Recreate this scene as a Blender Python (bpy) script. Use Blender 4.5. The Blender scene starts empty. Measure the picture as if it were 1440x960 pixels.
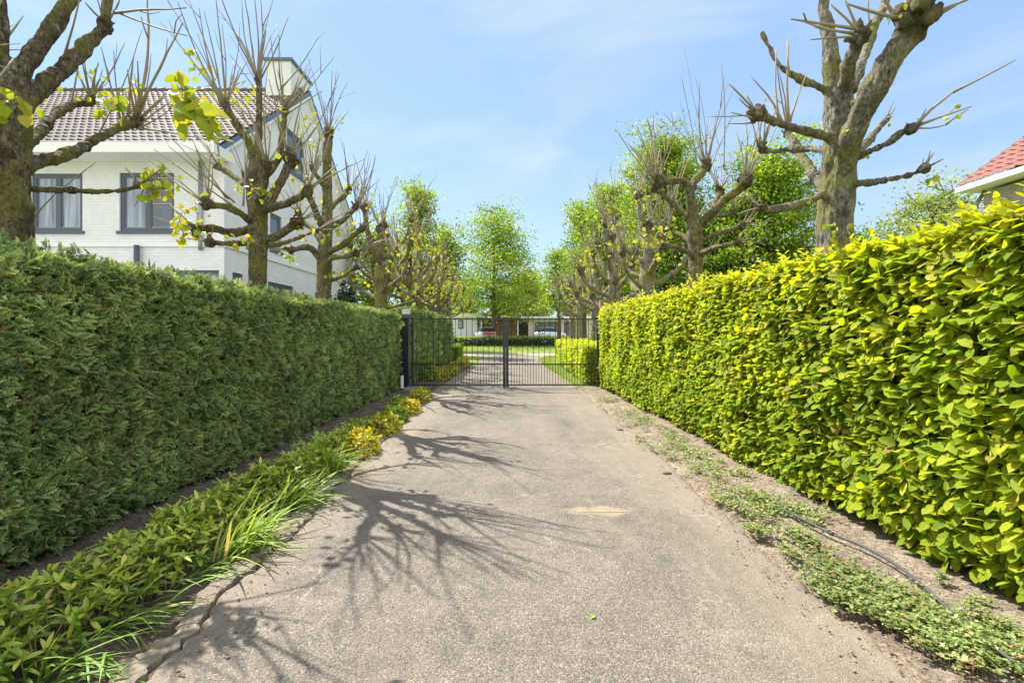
import bpy, math, random
import numpy as np
from mathutils import Vector, Matrix

rng = np.random.default_rng(11)
random.seed(11)
scene = bpy.context.scene
COL = scene.collection
F_PX, CX, HY, CAM_H = 680.0, 722.0, 470.0, 1.4

def at(px, py, Y):
    """photo pixel + real distance -> point in metres"""
    return np.array([(px - CX) / F_PX * Y, Y, CAM_H - (py - HY) / F_PX * Y])

def ground_at(px, py):
    Y = F_PX * CAM_H / (py - HY)
    return np.array([(px - CX) / F_PX * Y, Y])

# ------------------------------------------------------------------ noise
def _hash(ix, iy, iz, seed):
    h = (ix * 374761393 + iy * 668265263 + iz * 2147483647 + seed * 1274126177) & 0xFFFFFFFF
    h = ((h ^ (h >> 13)) * 1274126177) & 0xFFFFFFFF
    h = h ^ (h >> 16)
    return (h & 0xFFFF) / 32767.5 - 1.0

def vnoise(P, scale=1.0, seed=0):
    P = np.asarray(P, float) * scale
    i = np.floor(P).astype(np.int64)
    f = P - i
    f = f * f * (3 - 2 * f)
    out = 0
    for dx in (0, 1):
        wx = f[:, 0] if dx else 1 - f[:, 0]
        for dy in (0, 1):
            wy = f[:, 1] if dy else 1 - f[:, 1]
            for dz in (0, 1):
                wz = f[:, 2] if dz else 1 - f[:, 2]
                out = out + wx * wy * wz * _hash(i[:, 0] + dx, i[:, 1] + dy, i[:, 2] + dz, seed)
    return out

def fbm(P, scale, seed=0, octv=3):
    a, s, r = 1.0, scale, 0
    for k in range(octv):
        r = r + a * vnoise(P, s, seed + k)
        a *= .5
        s *= 2.03
    return r

# ------------------------------------------------------------------ mesh builder
class MB:
    def __init__(self):
        self.v, self.f, self.n, self.rnd, self.uv = [], [], 0, [], []
        self.has_uv = False
    def add(self, V, F, rnd=None, uv=None):
        V = np.asarray(V, float).reshape(-1, 3)
        Fs = F if isinstance(F, list) and len(F) and isinstance(F[0], np.ndarray) and F[0].ndim == 2 else [np.asarray(F, int)]
        for f in Fs:
            if len(f):
                self.f.append(f + self.n)
        self.v.append(V)
        self.n += len(V)
        self.rnd.append(np.full(len(V), .5) if rnd is None else np.broadcast_to(rnd, (len(V),)))
        if uv is not None:
            self.has_uv = True
        self.uv.append(np.zeros((len(V), 2)) if uv is None else uv)
        return self
    def box(self, x0, x1, y0, y1, z0, z1):
        V = [(x, y, z) for z in (z0, z1) for y in (y0, y1) for x in (x0, x1)]
        F = np.array([(0, 2, 3, 1), (4, 5, 7, 6), (0, 1, 5, 4), (2, 6, 7, 3), (0, 4, 6, 2), (1, 3, 7, 5)])
        return self.add(V, F)
    def prism(self, poly, axis, a0, a1):
        """poly: 2-D outline; axis 'x','y' or 'z' is the extrusion axis"""
        n = len(poly)
        V = []
        for a in (a0, a1):
            for (p, q) in poly:
                V.append({'x': (a, p, q), 'y': (p, a, q), 'z': (p, q, a)}[axis])
        side = np.array([(i, (i + 1) % n, n + (i + 1) % n, n + i) for i in range(n)])
        caps = np.array([list(range(n))[::-1], list(range(n, 2 * n))])
        return self.add(V, [side, caps])
    def tube(self, pts, rad, sides=6, rnd=None, jitter=0):
        pts = np.asarray(pts, float)
        n = len(pts)
        rad = np.broadcast_to(np.asarray(rad, float), (n,))
        T = np.gradient(pts, axis=0)
        T /= np.linalg.norm(T, axis=1, keepdims=True) + 1e-9
        ref = np.array([0, 0, 1.]) if abs(T[0][2]) < .9 else np.array([1., 0, 0])
        u = np.cross(T[0], ref)
        u /= np.linalg.norm(u)
        ang = np.linspace(0, 2 * np.pi, sides, endpoint=False)
        V = []
        for k in range(n):
            u = u - T[k] * u.dot(T[k])
            u /= np.linalg.norm(u) + 1e-9
            w = np.cross(T[k], u)
            rr = rad[k] * (1 + (rng.uniform(-jitter, jitter, sides) if jitter else 0))
            V.append(pts[k] + (np.outer(np.cos(ang) * rr, u) + np.outer(np.sin(ang) * rr, w)))
        V = np.concatenate(V)
        i = np.arange(sides)
        j = (i + 1) % sides
        Q = np.concatenate([np.stack([k * sides + i, k * sides + j, (k + 1) * sides + j, (k + 1) * sides + i], 1) for k in range(n - 1)])
        caps = np.array([list(range(sides))[::-1], list(range((n - 1) * sides, n * sides))])
        return self.add(V, [Q, caps], rnd)
    def sphere(self, c, r, nu=8, nv=6, sq=(1, 1, 1)):
        V, F = [], []
        for a in range(nv + 1):
            th = math.pi * a / nv
            for b in range(nu):
                ph = 2 * math.pi * b / nu
                V.append((c[0] + r * sq[0] * math.sin(th) * math.cos(ph), c[1] + r * sq[1] * math.sin(th) * math.sin(ph), c[2] + r * sq[2] * math.cos(th)))
        for a in range(nv):
            for b in range(nu):
                F.append((a * nu + b, (a + 1) * nu + b, (a + 1) * nu + (b + 1) % nu, a * nu + (b + 1) % nu))
        return self.add(V, np.array(F))
    def scatter(self, tpls, pos, A, N, size, rnd):
        """tpls: list of (verts, tris, uv); A = length axes, N = normals"""
        pos, A, N = (np.asarray(q, float) for q in (pos, A, N))
        A = A / (np.linalg.norm(A, axis=1, keepdims=True) + 1e-9)
        N = N - A * np.sum(A * N, 1, keepdims=True)
        N = N / (np.linalg.norm(N, axis=1, keepdims=True) + 1e-9)
        S = np.cross(A, N)
        size = np.broadcast_to(size, (len(pos),))
        rnd = np.broadcast_to(rnd, (len(pos),))
        which = rng.integers(0, len(tpls), len(pos))
        for t, (tv, tf, tuv, *off_t) in enumerate(tpls):
            m = which == t
            k = int(m.sum())
            if not k:
                continue
            V = (pos[m][:, None, :] + size[m][:, None, None] * (tv[None, :, 0:1] * S[m][:, None, :] + tv[None, :, 1:2] * A[m][:, None, :] + tv[None, :, 2:3] * N[m][:, None, :]))
            off = (np.arange(k) * len(tv))[:, None, None]
            F = (tf[None] + off).reshape(-1, tf.shape[1])
            rr = np.repeat(rnd[m], len(tv))
            if off_t:
                rr = np.where(rr > .1, np.clip(rr + np.tile(off_t[0], k), .1, 1), rr)
            self.add(V.reshape(-1, 3), F, rr, np.tile(tuv, (k, 1)))
        return self
    def build(self, name, mat, parent=None, smooth=False, loc=None):
        V = np.concatenate(self.v)
        if loc is not None:
            V = V - np.asarray(loc)
        me = bpy.data.meshes.new(name)
        me.vertices.add(len(V))
        me.vertices.foreach_set('co', V.astype(np.float32).ravel())
        loops = np.concatenate([f.ravel() for f in self.f]).astype(np.int32)
        sizes = np.concatenate([np.full(len(f), f.shape[1]) for f in self.f]).astype(np.int32)
        starts = np.concatenate([[0], np.cumsum(sizes)[:-1]]).astype(np.int32)
        me.loops.add(len(loops))
        me.loops.foreach_set('vertex_index', loops)
        me.polygons.add(len(sizes))
        me.polygons.foreach_set('loop_start', starts)
        me.polygons.foreach_set('loop_total', sizes)
        me.polygons.foreach_set('use_smooth', np.full(len(sizes), smooth))
        a = me.attributes.new('rnd', 'FLOAT', 'POINT')
        a.data.foreach_set('value', np.concatenate(self.rnd).astype(np.float32))
        if self.has_uv:
            uv = me.uv_layers.new(name='UVMap')
            uv.data.foreach_set('uv', np.concatenate(self.uv)[loops].astype(np.float32).ravel())
        me.update(calc_edges=True)
        me.validate()
        if mat:
            me.materials.append(mat)
        o = bpy.data.objects.new(name, me)
        COL.objects.link(o)
        if parent:
            o.parent = parent
        if loc is not None:
            o.location = loc
        return o

def thing(name, label, cat, loc=(0, 0, 0), group=None, kind=None):
    o = bpy.data.objects.new(name, None)
    COL.objects.link(o)
    o.location = loc
    o['label'] = label
    o['category'] = cat
    if group:
        o['group'] = group
    if kind:
        o['kind'] = kind
    return o

def tag(o, label, cat, group=None, kind=None):
    o['label'] = label
    o['category'] = cat
    if group:
        o['group'] = group
    if kind:
        o['kind'] = kind
    return o

def struct(o):
    o['kind'] = 'structure'
    return o

# ------------------------------------------------------------------ materials
class NT:
    def __init__(self, name):
        self.m = bpy.data.materials.new(name)
        self.m.use_nodes = True
        self.t = self.m.node_tree
        self.b = self.t.nodes['Principled BSDF']
        self.out = self.t.nodes['Material Output']
        self._tc = None
    def n(self, kind, **kw):
        nd = self.t.nodes.new(kind)
        for k, v in kw.items():
            setattr(nd, k, v)
        return nd
    def l(self, a, b):
        self.t.links.new(a, b)
    def sock(self, nd, key, val):
        if hasattr(val, 'is_output') or isinstance(val, bpy.types.NodeSocket):
            self.l(val, nd.inputs[key])
        else:
            nd.inputs[key].default_value = val
    def pos(self):
        if not self._tc:
            self._tc = self.n('ShaderNodeNewGeometry')
        return self._tc.outputs['Position']
    def mapped(self, scale, src=None):
        mp = self.n('ShaderNodeMapping')
        mp.inputs['Scale'].default_value = scale
        self.l(src or self.pos(), mp.inputs['Vector'])
        return mp.outputs[0]
    def noise(self, scale, detail=4, rough=.6, src=None, dist=0):
        nd = self.n('ShaderNodeTexNoise')
        nd.inputs['Scale'].default_value = scale
        nd.inputs['Detail'].default_value = detail
        nd.inputs['Roughness'].default_value = rough
        nd.inputs['Distortion'].default_value = dist
        self.l(src or self.pos(), nd.inputs['Vector'])
        return nd.outputs[0]
    def voro(self, scale, feature='F1', src=None, out=0):
        nd = self.n('ShaderNodeTexVoronoi', feature=feature)
        nd.inputs['Scale'].default_value = scale
        self.l(src or self.pos(), nd.inputs['Vector'])
        return nd.outputs[out]
    def ramp(self, fac, stops, interp='LINEAR'):
        nd = self.n('ShaderNodeValToRGB')
        nd.color_ramp.interpolation = interp
        els = nd.color_ramp.elements
        while len(els) < len(stops):
            els.new(.5)
        for e, (p, c) in zip(els, stops):
            e.position = p
            e.color = (*c, 1) if not isinstance(c, (int, float)) else (c, c, c, 1)
        self.l(fac, nd.inputs[0])
        return nd.outputs[0]
    def mix(self, fac, a, b, blend='MIX'):
        nd = self.n('ShaderNodeMix', data_type='RGBA', blend_type=blend)
        for i, v in ((0, fac), (6, a), (7, b)):
            if isinstance(v, bpy.types.NodeSocket):
                self.l(v, nd.inputs[i])
            elif i == 0:
                nd.inputs[0].default_value = v
            else:
                nd.inputs[i].default_value = (*v, 1)
        return nd.outputs[2]
    def math(self, op, a, b=0.0, c=0.0, clamp=False):
        nd = self.n('ShaderNodeMath', operation=op, use_clamp=clamp)
        for i, v in enumerate((a, b, c)):
            if isinstance(v, bpy.types.NodeSocket):
                self.l(v, nd.inputs[i])
            else:
                nd.inputs[i].default_value = v
        return nd.outputs[0]
    def bump(self, h, dist=.01, strength=1.0, prev=None):
        nd = self.n('ShaderNodeBump')
        nd.inputs['Distance'].default_value = dist
        nd.inputs['Strength'].default_value = strength
        self.l(h, nd.inputs['Height'])
        if prev:
            self.l(prev, nd.inputs['Normal'])
        self.l(nd.outputs[0], self.b.inputs['Normal'])
        return nd.outputs[0]
    def color(self, c):
        if isinstance(c, bpy.types.NodeSocket):
            self.l(c, self.b.inputs['Base Color'])
        else:
            self.b.inputs['Base Color'].default_value = (*c, 1)
    def set(self, rough=None, spec=None, metal=None):
        if rough is not None:
            self.sock(self.b, 'Roughness', rough)
        if spec is not None:
            self.b.inputs['Specular IOR Level'].default_value = spec
        if metal is not None:
            self.b.inputs['Metallic'].default_value = metal
        return self

def plain(name, c, rough=.5, spec=.5, metal=0, var=.12, scale=6, bump=0):
    t = NT(name)
    nz = t.noise(scale, 4)
    t.color(t.mix(t.math('MULTIPLY', nz, 1.0), tuple(x * (1 - var) for x in c), tuple(min(1, x * (1 + var)) for x in c)))
    t.set(rough, spec, metal)
    if bump:
        t.bump(t.noise(scale * 12, 3), bump)
    return t.m

def leaf_mat(name, stops, trans=.3, tint=(1.25, 1.2, .6), rough=.45, spec=.35, veins=0, patch=.25, patch_scale=1.3):
    t = NT(name)
    at_ = t.n('ShaderNodeAttribute', attribute_name='rnd')
    c = t.ramp(at_.outputs['Fac'], stops)
    nz = t.ramp(t.noise(patch_scale, 3), [(.3, 1 - patch), (.7, 1 + patch)])
    c = t.mix(1, c, nz, 'MULTIPLY')
    if veins:
        uv = t.n('ShaderNodeUVMap', uv_map='UVMap')
        sp = t.n('ShaderNodeSeparateXYZ')
        t.l(uv.outputs[0], sp.inputs[0])
        ax = t.math('ABSOLUTE', sp.outputs[0])
        ph = t.math('SUBTRACT', sp.outputs[1], t.math('MULTIPLY', ax, .55))
        st = t.math('SINE', t.math('MULTIPLY', ph, 75.0))
        c = t.mix(t.math('MULTIPLY', t.math('ADD', st, 1), veins), c, t.mix(1, c, (.62, .66, .6), 'MULTIPLY'))
        t.bump(st, .0012, .8)
    t.color(c)
    t.set(rough, spec)
    tr = t.n('ShaderNodeBsdfTranslucent')
    t.l(t.mix(1, c, tint, 'MULTIPLY'), tr.inputs[0])
    mx = t.n('ShaderNodeMixShader')
    mx.inputs[0].default_value = trans
    t.l(t.b.outputs[0], mx.inputs[1])
    t.l(tr.outputs[0], mx.inputs[2])
    t.l(mx.outputs[0], t.out.inputs[0])
    return t.m

M = {}

def make_materials():
    # driveway: worn exposed-aggregate asphalt with sand washed over its edges
    t = NT('driveway_asphalt')
    cell = t.n('ShaderNodeTexVoronoi')
    cell.inputs['Scale'].default_value = 165
    t.l(t.pos(), cell.inputs['Vector'])
    g = t.n('ShaderNodeSeparateColor')
    t.l(cell.outputs['Color'], g.inputs[0])
    stone = t.ramp(g.outputs[0], [(0, (.088, .074, .060)), (.35, (.140, .119, .097)), (.75, (.188, .161, .132)), (.95, (.245, .214, .178)), (1, (.34, .31, .27))])
    big = t.ramp(t.noise(1.0, 6, .7), [(.28, .74), (.5, .98), (.72, 1.2)])
    c = t.mix(1, stone, big, 'MULTIPLY')
    fine = t.ramp(t.noise(9, 5, .7), [(.3, .86), (.7, 1.12)])
    c = t.mix(1, c, fine, 'MULTIPLY')
    sp = t.n('ShaderNodeSeparateXYZ')
    t.l(t.pos(), sp.inputs[0])
    wob = t.math('MULTIPLY', t.math('SUBTRACT', t.noise(1.6, 6, .7, src=t.mapped((1.6, .5, 1))), .5), 1.5)
    xr = t.math('ADD', sp.outputs[0], wob)
    r = t.ramp(t.math('MULTIPLY_ADD', xr, .5, 0.0), [(.42, 0), (.68, .4), (.88, .9)])
    l_ = t.ramp(t.math('MULTIPLY_ADD', xr, -.5, 0.0), [(.62, 0), (.86, .8)])
    sand_c = t.mix(t.noise(40, 4, .7), (.175, .141, .106), (.315, .26, .197))
    c = t.mix(r, c, sand_c)
    c = t.mix(l_, c, sand_c)
    stk = t.ramp(t.noise(1.0, 7, .75, src=t.mapped((3.2, .45, 1)), dist=.6), [(.50, 0), (.64, .55)])
    c = t.mix(t.math('MULTIPLY', stk, t.ramp(t.math('MULTIPLY_ADD', sp.outputs[0], .5, 0.0), [(.0, .25), (.5, 1)])), c, sand_c)
    dk = t.ramp(t.noise(.7, 5, .7, src=t.mapped((1.4, .7, 1))), [(.30, .72), (.46, 1)])
    c = t.mix(1, c, dk, 'MULTIPLY')
    # pale hairline cracks
    warp = t.n('ShaderNodeVectorMath', operation='ADD')
    nzv = t.n('ShaderNodeTexNoise')
    nzv.inputs['Scale'].default_value = 2.5
    nzv.inputs['Detail'].default_value = 5
    t.l(t.pos(), nzv.inputs['Vector'])
    t.l(t.pos(), warp.inputs[0])
    t.l(nzv.outputs[1], warp.inputs[1])
    cr = t.voro(.75, 'DISTANCE_TO_EDGE', src=t.mapped((1.5, .55, 1), warp.outputs[0]))
    crm = t.math('MULTIPLY', t.ramp(cr, [(0, 1), (.007, 0)]), t.ramp(t.noise(.9, 2), [(.46, 0), (.6, .5)]))
    c = t.mix(crm, c, (.40, .355, .30))
    # ochre sand patch with a dark crack, right of the middle
    def bell(cx, cy, ax, ay):
        dx = t.math('DIVIDE', t.math('SUBTRACT', sp.outputs[0], cx), ax)
        dy = t.math('DIVIDE', t.math('SUBTRACT', sp.outputs[1], cy), ay)
        return t.math('SQRT', t.math('ADD', t.math('MULTIPLY', dx, dx), t.math('MULTIPLY', dy, dy)))
    d = t.math('ADD', bell(.68, 3.83, .36, .13), t.math('MULTIPLY', t.math('SUBTRACT', t.noise(7, 6, .75), .5), 3.0))
    c = t.mix(t.ramp(d, [(.3, .7), (1.1, 0)]), c, (.36, .275, .18))
    d2 = t.math('ADD', bell(.72, 3.80, .30, .012), t.math('MULTIPLY', t.math('SUBTRACT', t.noise(14, 4, .7), .5), 2.2))
    c = t.mix(t.ramp(d2, [(.5, .8), (.9, 0)]), c, (.07, .055, .04))
    t.color(c)
    t.set(.85, .3)
    b1 = t.bump(t.math('MULTIPLY', cell.outputs['Distance'], -1), .004, .8)
    t.bump(t.noise(14, 4, .7), .012, .6, b1)
    M['drive'] = t.m

    def soil(name, c0, c1, c2, sc=1.0):
        t = NT(name)
        a = t.ramp(t.noise(6 * sc, 8, .75), [(.25, c0), (.5, c1), (.75, c2)])
        v = t.n('ShaderNodeTexVoronoi')
        v.inputs['Scale'].default_value = 70
        t.l(t.pos(), v.inputs['Vector'])
        s = t.n('ShaderNodeSeparateColor')
        t.l(v.outputs['Color'], s.inputs[0])
        a = t.mix(1, a, t.ramp(s.outputs[0], [(0, .7), (.6, 1.0), (1, 1.45)]), 'MULTIPLY')
        t.color(a)
        t.set(.95, .15)
        b = t.bump(t.noise(45, 6, .75), .02, .9)
        t.bump(v.outputs['Distance'], .008, .7, b)
        return t.m
    M['sand_soil'] = soil('sandy_soil', (.14, .108, .08), (.26, .207, .158), (.37, .308, .238))
    M['dark_soil'] = soil('dark_soil', (.055, .042, .031), (.125, .10, .077), (.26, .215, .17), .8)
    t = NT('meadow')
    t.color(t.ramp(t.noise(1.2, 8, .7), [(.3, (.13, .19, .03)), (.6, (.21, .27, .05)), (.8, (.28, .29, .10))]))
    t.set(.9, .2)
    t.bump(t.noise(60, 4), .03)
    M['grass_ground'] = t.m
    t = NT('road_paving')
    c = t.ramp(t.noise(3, 8, .7), [(.3, (.27, .245, .225)), (.7, (.36, .33, .30))])
    t.color(c)
    t.set(.85, .3)
    t.bump(t.noise(90, 3), .006)
    M['road'] = t.m

    t = NT('pale_bounce_paving')
    t.color(t.ramp(t.noise(2, 6, .7), [(.3, (.28, .265, .25)), (.7, (.36, .345, .325))]))
    t.set(.85, .2)
    M['bounce_paving'] = t.m

    # bark
    def bark(name, base, light, dark, moss, moss_lo):
        t = NT(name)
        v = t.mapped((1, 1, .42))
        n1 = t.noise(42, 7, .75, src=v)
        n2 = t.voro(38, 'DISTANCE_TO_EDGE', src=t.mapped((1, 1, .5)))
        c = t.ramp(n1, [(.36, dark), (.47, base), (.62, light)])
        c = t.mix(t.ramp(t.noise(4.5, 5, .65), [(.45, 0), (.58, .6)]), c, tuple(x * .5 for x in base))
        c = t.mix(t.math('MULTIPLY', t.ramp(n2, [(0, 1), (.1, 0)]), .5), c, dark)
        lich = t.math('MULTIPLY', t.ramp(t.noise(7, 3, .6), [(.5, 0), (.62, 1)]), t.ramp(t.noise(38, 4, .7), [(.52, 0), (.6, .8)]))
        c = t.mix(lich, c, (.46, .46, .36))
        ms = t.math('MULTIPLY', t.ramp(t.noise(2.8, 5, .7), [(moss_lo, 0), (moss_lo + .14, .95)]), t.ramp(t.noise(55, 4, .75), [(.38, .15), (.58, 1)]))
        c = t.mix(ms, c, moss)
        kn = t.n('ShaderNodeAttribute', attribute_name='rnd').outputs['Fac']
        kc = t.ramp(t.noise(48, 5, .75), [(.36, (.03, .022, .015)), (.52, (.10, .076, .05)), (.68, (.30, .24, .165))])
        c = t.mix(t.math('MULTIPLY', kn, .85), c, kc)
        t.color(c)
        t.set(.92, .15)
        b = t.bump(n1, .05, 1.0)
        b = t.bump(n2, .02, .7, b)
        t.bump(t.noise(130, 4, .75), .008, 1.0, b)
        return t.m
    M['bark_brown'] = bark('mossy_brown_bark', (.155, .123, .082), (.40, .34, .235), (.028, .021, .014), (.27, .265, .04), .46)
    M['bark_grey'] = bark('grey_bark', (.255, .222, .178), (.52, .47, .39), (.045, .036, .027), (.29, .29, .04), .47)
    M['bark_far'] = bark('rough_tree_bark', (.12, .095, .07), (.19, .16, .12), (.04, .03, .022), (.1, .1, .03), .5)
    t = NT('twig_bark')
    at_ = t.n('ShaderNodeAttribute', attribute_name='rnd')
    t.color(t.mix(t.noise(25, 3), t.ramp(at_.outputs['Fac'], [(0, (.16, .125, .075)), (.5, (.28, .235, .155)), (1, (.40, .35, .25))]), (.22, .18, .11)))
    t.set(.75, .3)
    M['twig'] = t.m

    # leaves
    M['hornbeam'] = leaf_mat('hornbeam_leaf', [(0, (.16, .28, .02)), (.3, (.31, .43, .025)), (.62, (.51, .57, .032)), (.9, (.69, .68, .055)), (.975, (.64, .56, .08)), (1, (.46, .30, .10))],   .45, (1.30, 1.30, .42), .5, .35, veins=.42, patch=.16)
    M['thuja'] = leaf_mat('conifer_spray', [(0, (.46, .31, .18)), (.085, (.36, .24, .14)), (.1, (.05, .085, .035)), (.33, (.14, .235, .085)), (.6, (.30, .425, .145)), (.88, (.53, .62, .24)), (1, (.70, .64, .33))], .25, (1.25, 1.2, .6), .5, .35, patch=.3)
    M['pollard_leaf'] = leaf_mat('young_tree_leaf', [(0, (.20, .31, .03)), (.45, (.34, .42, .04)), (.85, (.50, .48, .06)), (.96, (.52, .42, .09)), (1, (.42, .24, .10))], .38, (1.25, 1.15, .5), .5, .3, patch=.12)
    M['tree_leaf'] = leaf_mat('spring_foliage', [(0, (.10, .19, .02)), (.5, (.21, .32, .03)), (1, (.36, .44, .055))], .52, (1.35, 1.3, .5), .5, .3, patch=.2, patch_scale=.35)
    M['tree_leaf_deep'] = leaf_mat('deep_green_foliage', [(0, (.09, .18, .02)), (.5, (.17, .29, .03)), (1, (.30, .40, .05))], .48, (1.3, 1.3, .5), .5, .3, patch=.22, patch_scale=.35)
    M['tree_leaf_pale'] = leaf_mat('pale_foliage', [(0, (.18, .25, .05)), (.5, (.27, .34, .07)), (1, (.38, .44, .11))], .42, (1.3, 1.25, .6), .5, .3, patch=.15, patch_scale=.35)
    M['purple_leaf'] = leaf_mat('copper_foliage', [(0, (.13, .05, .06)), (.5, (.24, .10, .10)), (1, (.34, .15, .13))], .3, (1.4, .9, .8), .5, .3, patch=.2)
    M['brown_leaf'] = leaf_mat('russet_foliage', [(0, (.12, .08, .035)), (.5, (.2, .14, .06)), (1, (.2, .2, .06))], .3, (1.3, 1.1, .7), .5, .3, patch=.2)
    M['dark_leaf'] = leaf_mat('dark_shrub_leaf', [(0, (.02, .05, .02)), (.6, (.04, .09, .03)), (.9, (.08, .15, .05)), (.965, (.10, .18, .06)), (.97, (.45, .45, .52)), (1, (.5, .5, .58))], .12, (1.2, 1.2, .6), .4, .4, patch=.2)
    M['cover_leaf'] = leaf_mat('ground_cover_leaf', [(0, (.08, .15, .022)), (.35, (.19, .30, .035)), (.75, (.38, .46, .05)), (.97, (.56, .55, .09)), (1, (.38, .28, .10))], .25, (1.3, 1.2, .5), .36, .5, patch=.22)
    M['lily_leaf'] = leaf_mat('strap_leaf', [(0, (.12, .24, .03)), (.5, (.24, .38, .05)), (.92, (.36, .47, .07)), (1, (.50, .42, .17))], .3, (1.25, 1.2, .5), .5, .22, patch=.1)
    M['gold_leaf'] = leaf_mat('golden_shrub_leaf', [(0, (.17, .25, .03)), (.4, (.34, .37, .035)), (.85, (.60, .52, .055)), (1, (.55, .36, .07))], .3, (1.3, 1.15, .5), .6, .2, patch=.15)
    M['weed_leaf'] = leaf_mat('weed_leaf', [(0, (.11, .17, .04)), (.5, (.22, .29, .08)), (.85, (.36, .39, .14)), (.93, (.34, .30, .16)), (1, (.34, .19, .12))], .25, (1.25, 1.2, .6), .5, .35, patch=.2)
    M['grass_blade'] = leaf_mat('grass_blade', [(0, (.15, .22, .03)), (.6, (.26, .34, .045)), (1, (.40, .42, .12))], .3, (1.25, 1.2, .5), .5, .3, patch=.2)
    M['litter'] = leaf_mat('dry_litter', [(0, (.06, .042, .03)), (.5, (.15, .11, .075)), (1, (.32, .25, .17))], .1, (1, 1, 1), .8, .2)
    M['hedge_core'] = plain('hedge_inner_twigs', (.07, .055, .036), .95, .1, var=.5, scale=18, bump=.03)
    M['hedge_core_green'] = plain('hedge_inner_leaves', (.17, .24, .03), .95, .1, var=.5, scale=18, bump=.03)

    # buildings
    def brick(name, c1, c2, mortar, bump_d, sx=.21, sy=.065, ms=.012, rough=.8):
        t = NT(name)
        sp = t.n('ShaderNodeSeparateXYZ')
        t.l(t.pos(), sp.inputs[0])
        cb = t.n('ShaderNodeCombineXYZ')
        t.l(t.math('ADD', sp.outputs[0], sp.outputs[1]), cb.inputs[0])
        t.l(sp.outputs[2], cb.inputs[1])
        b = t.n('ShaderNodeTexBrick')
        for k, v in (('Scale', 1.0), ('Mortar Size', ms), ('Brick Width', sx), ('Row Height', sy), ('Mortar Smooth', .3)):
            b.inputs[k].default_value = v
        b.inputs['Color1'].default_value = (*c1, 1)
        b.inputs['Color2'].default_value = (*c2, 1)
        b.inputs['Mortar'].default_value = (*mortar, 1)
        t.l(cb.outputs[0], b.inputs['Vector'])
        c = t.mix(1, b.outputs[0], t.ramp(t.noise(2.2, 6, .7), [(.3, .9), (.7, 1.06)]), 'MULTIPLY')
        t.color(c)
        t.set(rough, .3)
        bb = t.bump(t.math('MULTIPLY', b.outputs['Fac'], -1), bump_d, 1.0)
        t.bump(t.noise(70, 3), .002, .6, bb)
        return t.m
    M['white_brick'] = brick('white_painted_brick', (.79, .785, .78), (.78, .775, .77), (.745, .735, .73), .004, .30, .09, .014)
    M['tan_brick'] = brick('tan_brick', (.42, .33, .25), (.34, .26, .20), (.46, .42, .37), .006)
    M['red_brick'] = brick('red_brick', (.27, .11, .075), (.21, .085, .06), (.3, .27, .24), .006)
    M['white_paint'] = plain('white_paint', (.80, .80, .78), .45, .4, var=.04)
    M['cream_render'] = plain('cream_render', (.62, .56, .44), .8, .2, var=.06)
    M['pale_render'] = plain('pale_render', (.66, .68, .70), .8, .2, var=.06)
    M['roof_tile'] = plain('dark_glazed_tile', (.135, .113, .11), .75, .15, var=.3, scale=3)
    M['red_tile'] = plain('red_clay_tile', (.23, .083, .062), .6, .4, var=.3, scale=5)
    M['frame_grey'] = plain('blue_grey_frame', (.075, .092, .125), .4, .5, var=.05)
    M['lead'] = plain('lead_flashing', (.10, .13, .19), .4, .5, var=.1)
    M['zinc'] = plain('zinc_pipe', (.30, .32, .35), .4, .5, metal=.6, var=.08)
    t = NT('window_glass')
    t.color(t.ramp(t.noise(1.4, 3), [(.35, (.05, .06, .075)), (.65, (.10, .12, .14))]))
    t.set(.04, .9)
    M['glass'] = t.m
    M['curtain'] = plain('net_curtain', (.20, .25, .31), .08, .9, var=.15, scale=3)
    t = NT('curtained_glass')
    v = t.mapped((1, 1, .05))
    fold = t.noise(9, 3, .6, src=v)
    t.color(t.ramp(fold, [(.3, (.09, .12, .16)), (.5, (.22, .27, .32)), (.7, (.42, .46, .49))]))
    t.set(.06, .9)
    M['curtain'] = t.m
    t = NT('wood_cladding')
    v = t.mapped((7, 7, .5))
    t.color(t.ramp(t.noise(3, 4, .6, src=v), [(.3, (.16, .065, .03)), (.6, (.27, .115, .055)), (.8, (.33, .15, .075))]))
    t.set(.6, .3)
    M['wood'] = t.m
    M['garage_door'] = plain('grey_garage_door', (.15, .14, .13), .6, .3, var=.08)
    M['dark_fascia'] = plain('dark_fascia', (.06, .065, .075), .5, .4)
    M['gate_paint'] = plain('black_gate_paint', (.026, .028, .033), .35, .5, var=.2)
    M['post_paint'] = plain('dark_blue_post_paint', (.012, .016, .03), .35, .5, var=.2)
    M['lamp_white'] = plain('opal_plastic', (.78, .76, .70), .35, .5, var=.03)
    M['concrete'] = plain('concrete', (.38, .35, .31), .85, .3, var=.2, scale=9, bump=.004)
    M['concrete_edge'] = plain('sandy_concrete', (.185, .155, .12), .9, .2, var=.35, scale=26, bump=.006)
    M['post_wood'] = plain('weathered_post', (.24, .18, .13), .85, .2, var=.3, scale=14, bump=.004)
    M['hose'] = plain('grey_black_hose', (.06, .063, .072), .6, .3, var=.15)
    M['stone'] = plain('dark_stone', (.12, .105, .09), .9, .2, var=.3, scale=30, bump=.003)
    M['car_white'] = plain('white_car_paint', (.74, .76, .80), .2, .6, var=.02)
    M['car_silver'] = plain('silver_car_paint', (.55, .56, .58), .22, .6, var=.02)
    M['car_red'] = plain('red_car_paint', (.40, .025, .035), .2, .6, var=.05)
    M['tyre'] = plain('tyre_rubber', (.02, .02, .02), .8, .2)
    M['car_glass'] = plain('car_glass', (.02, .025, .035), .05, .8)
    M['rim'] = plain('wheel_rim', (.5, .5, .52), .3, .5, metal=.8)
    M['tail'] = plain('red_lens', (.45, .015, .015), .2, .6)

make_materials()

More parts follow.
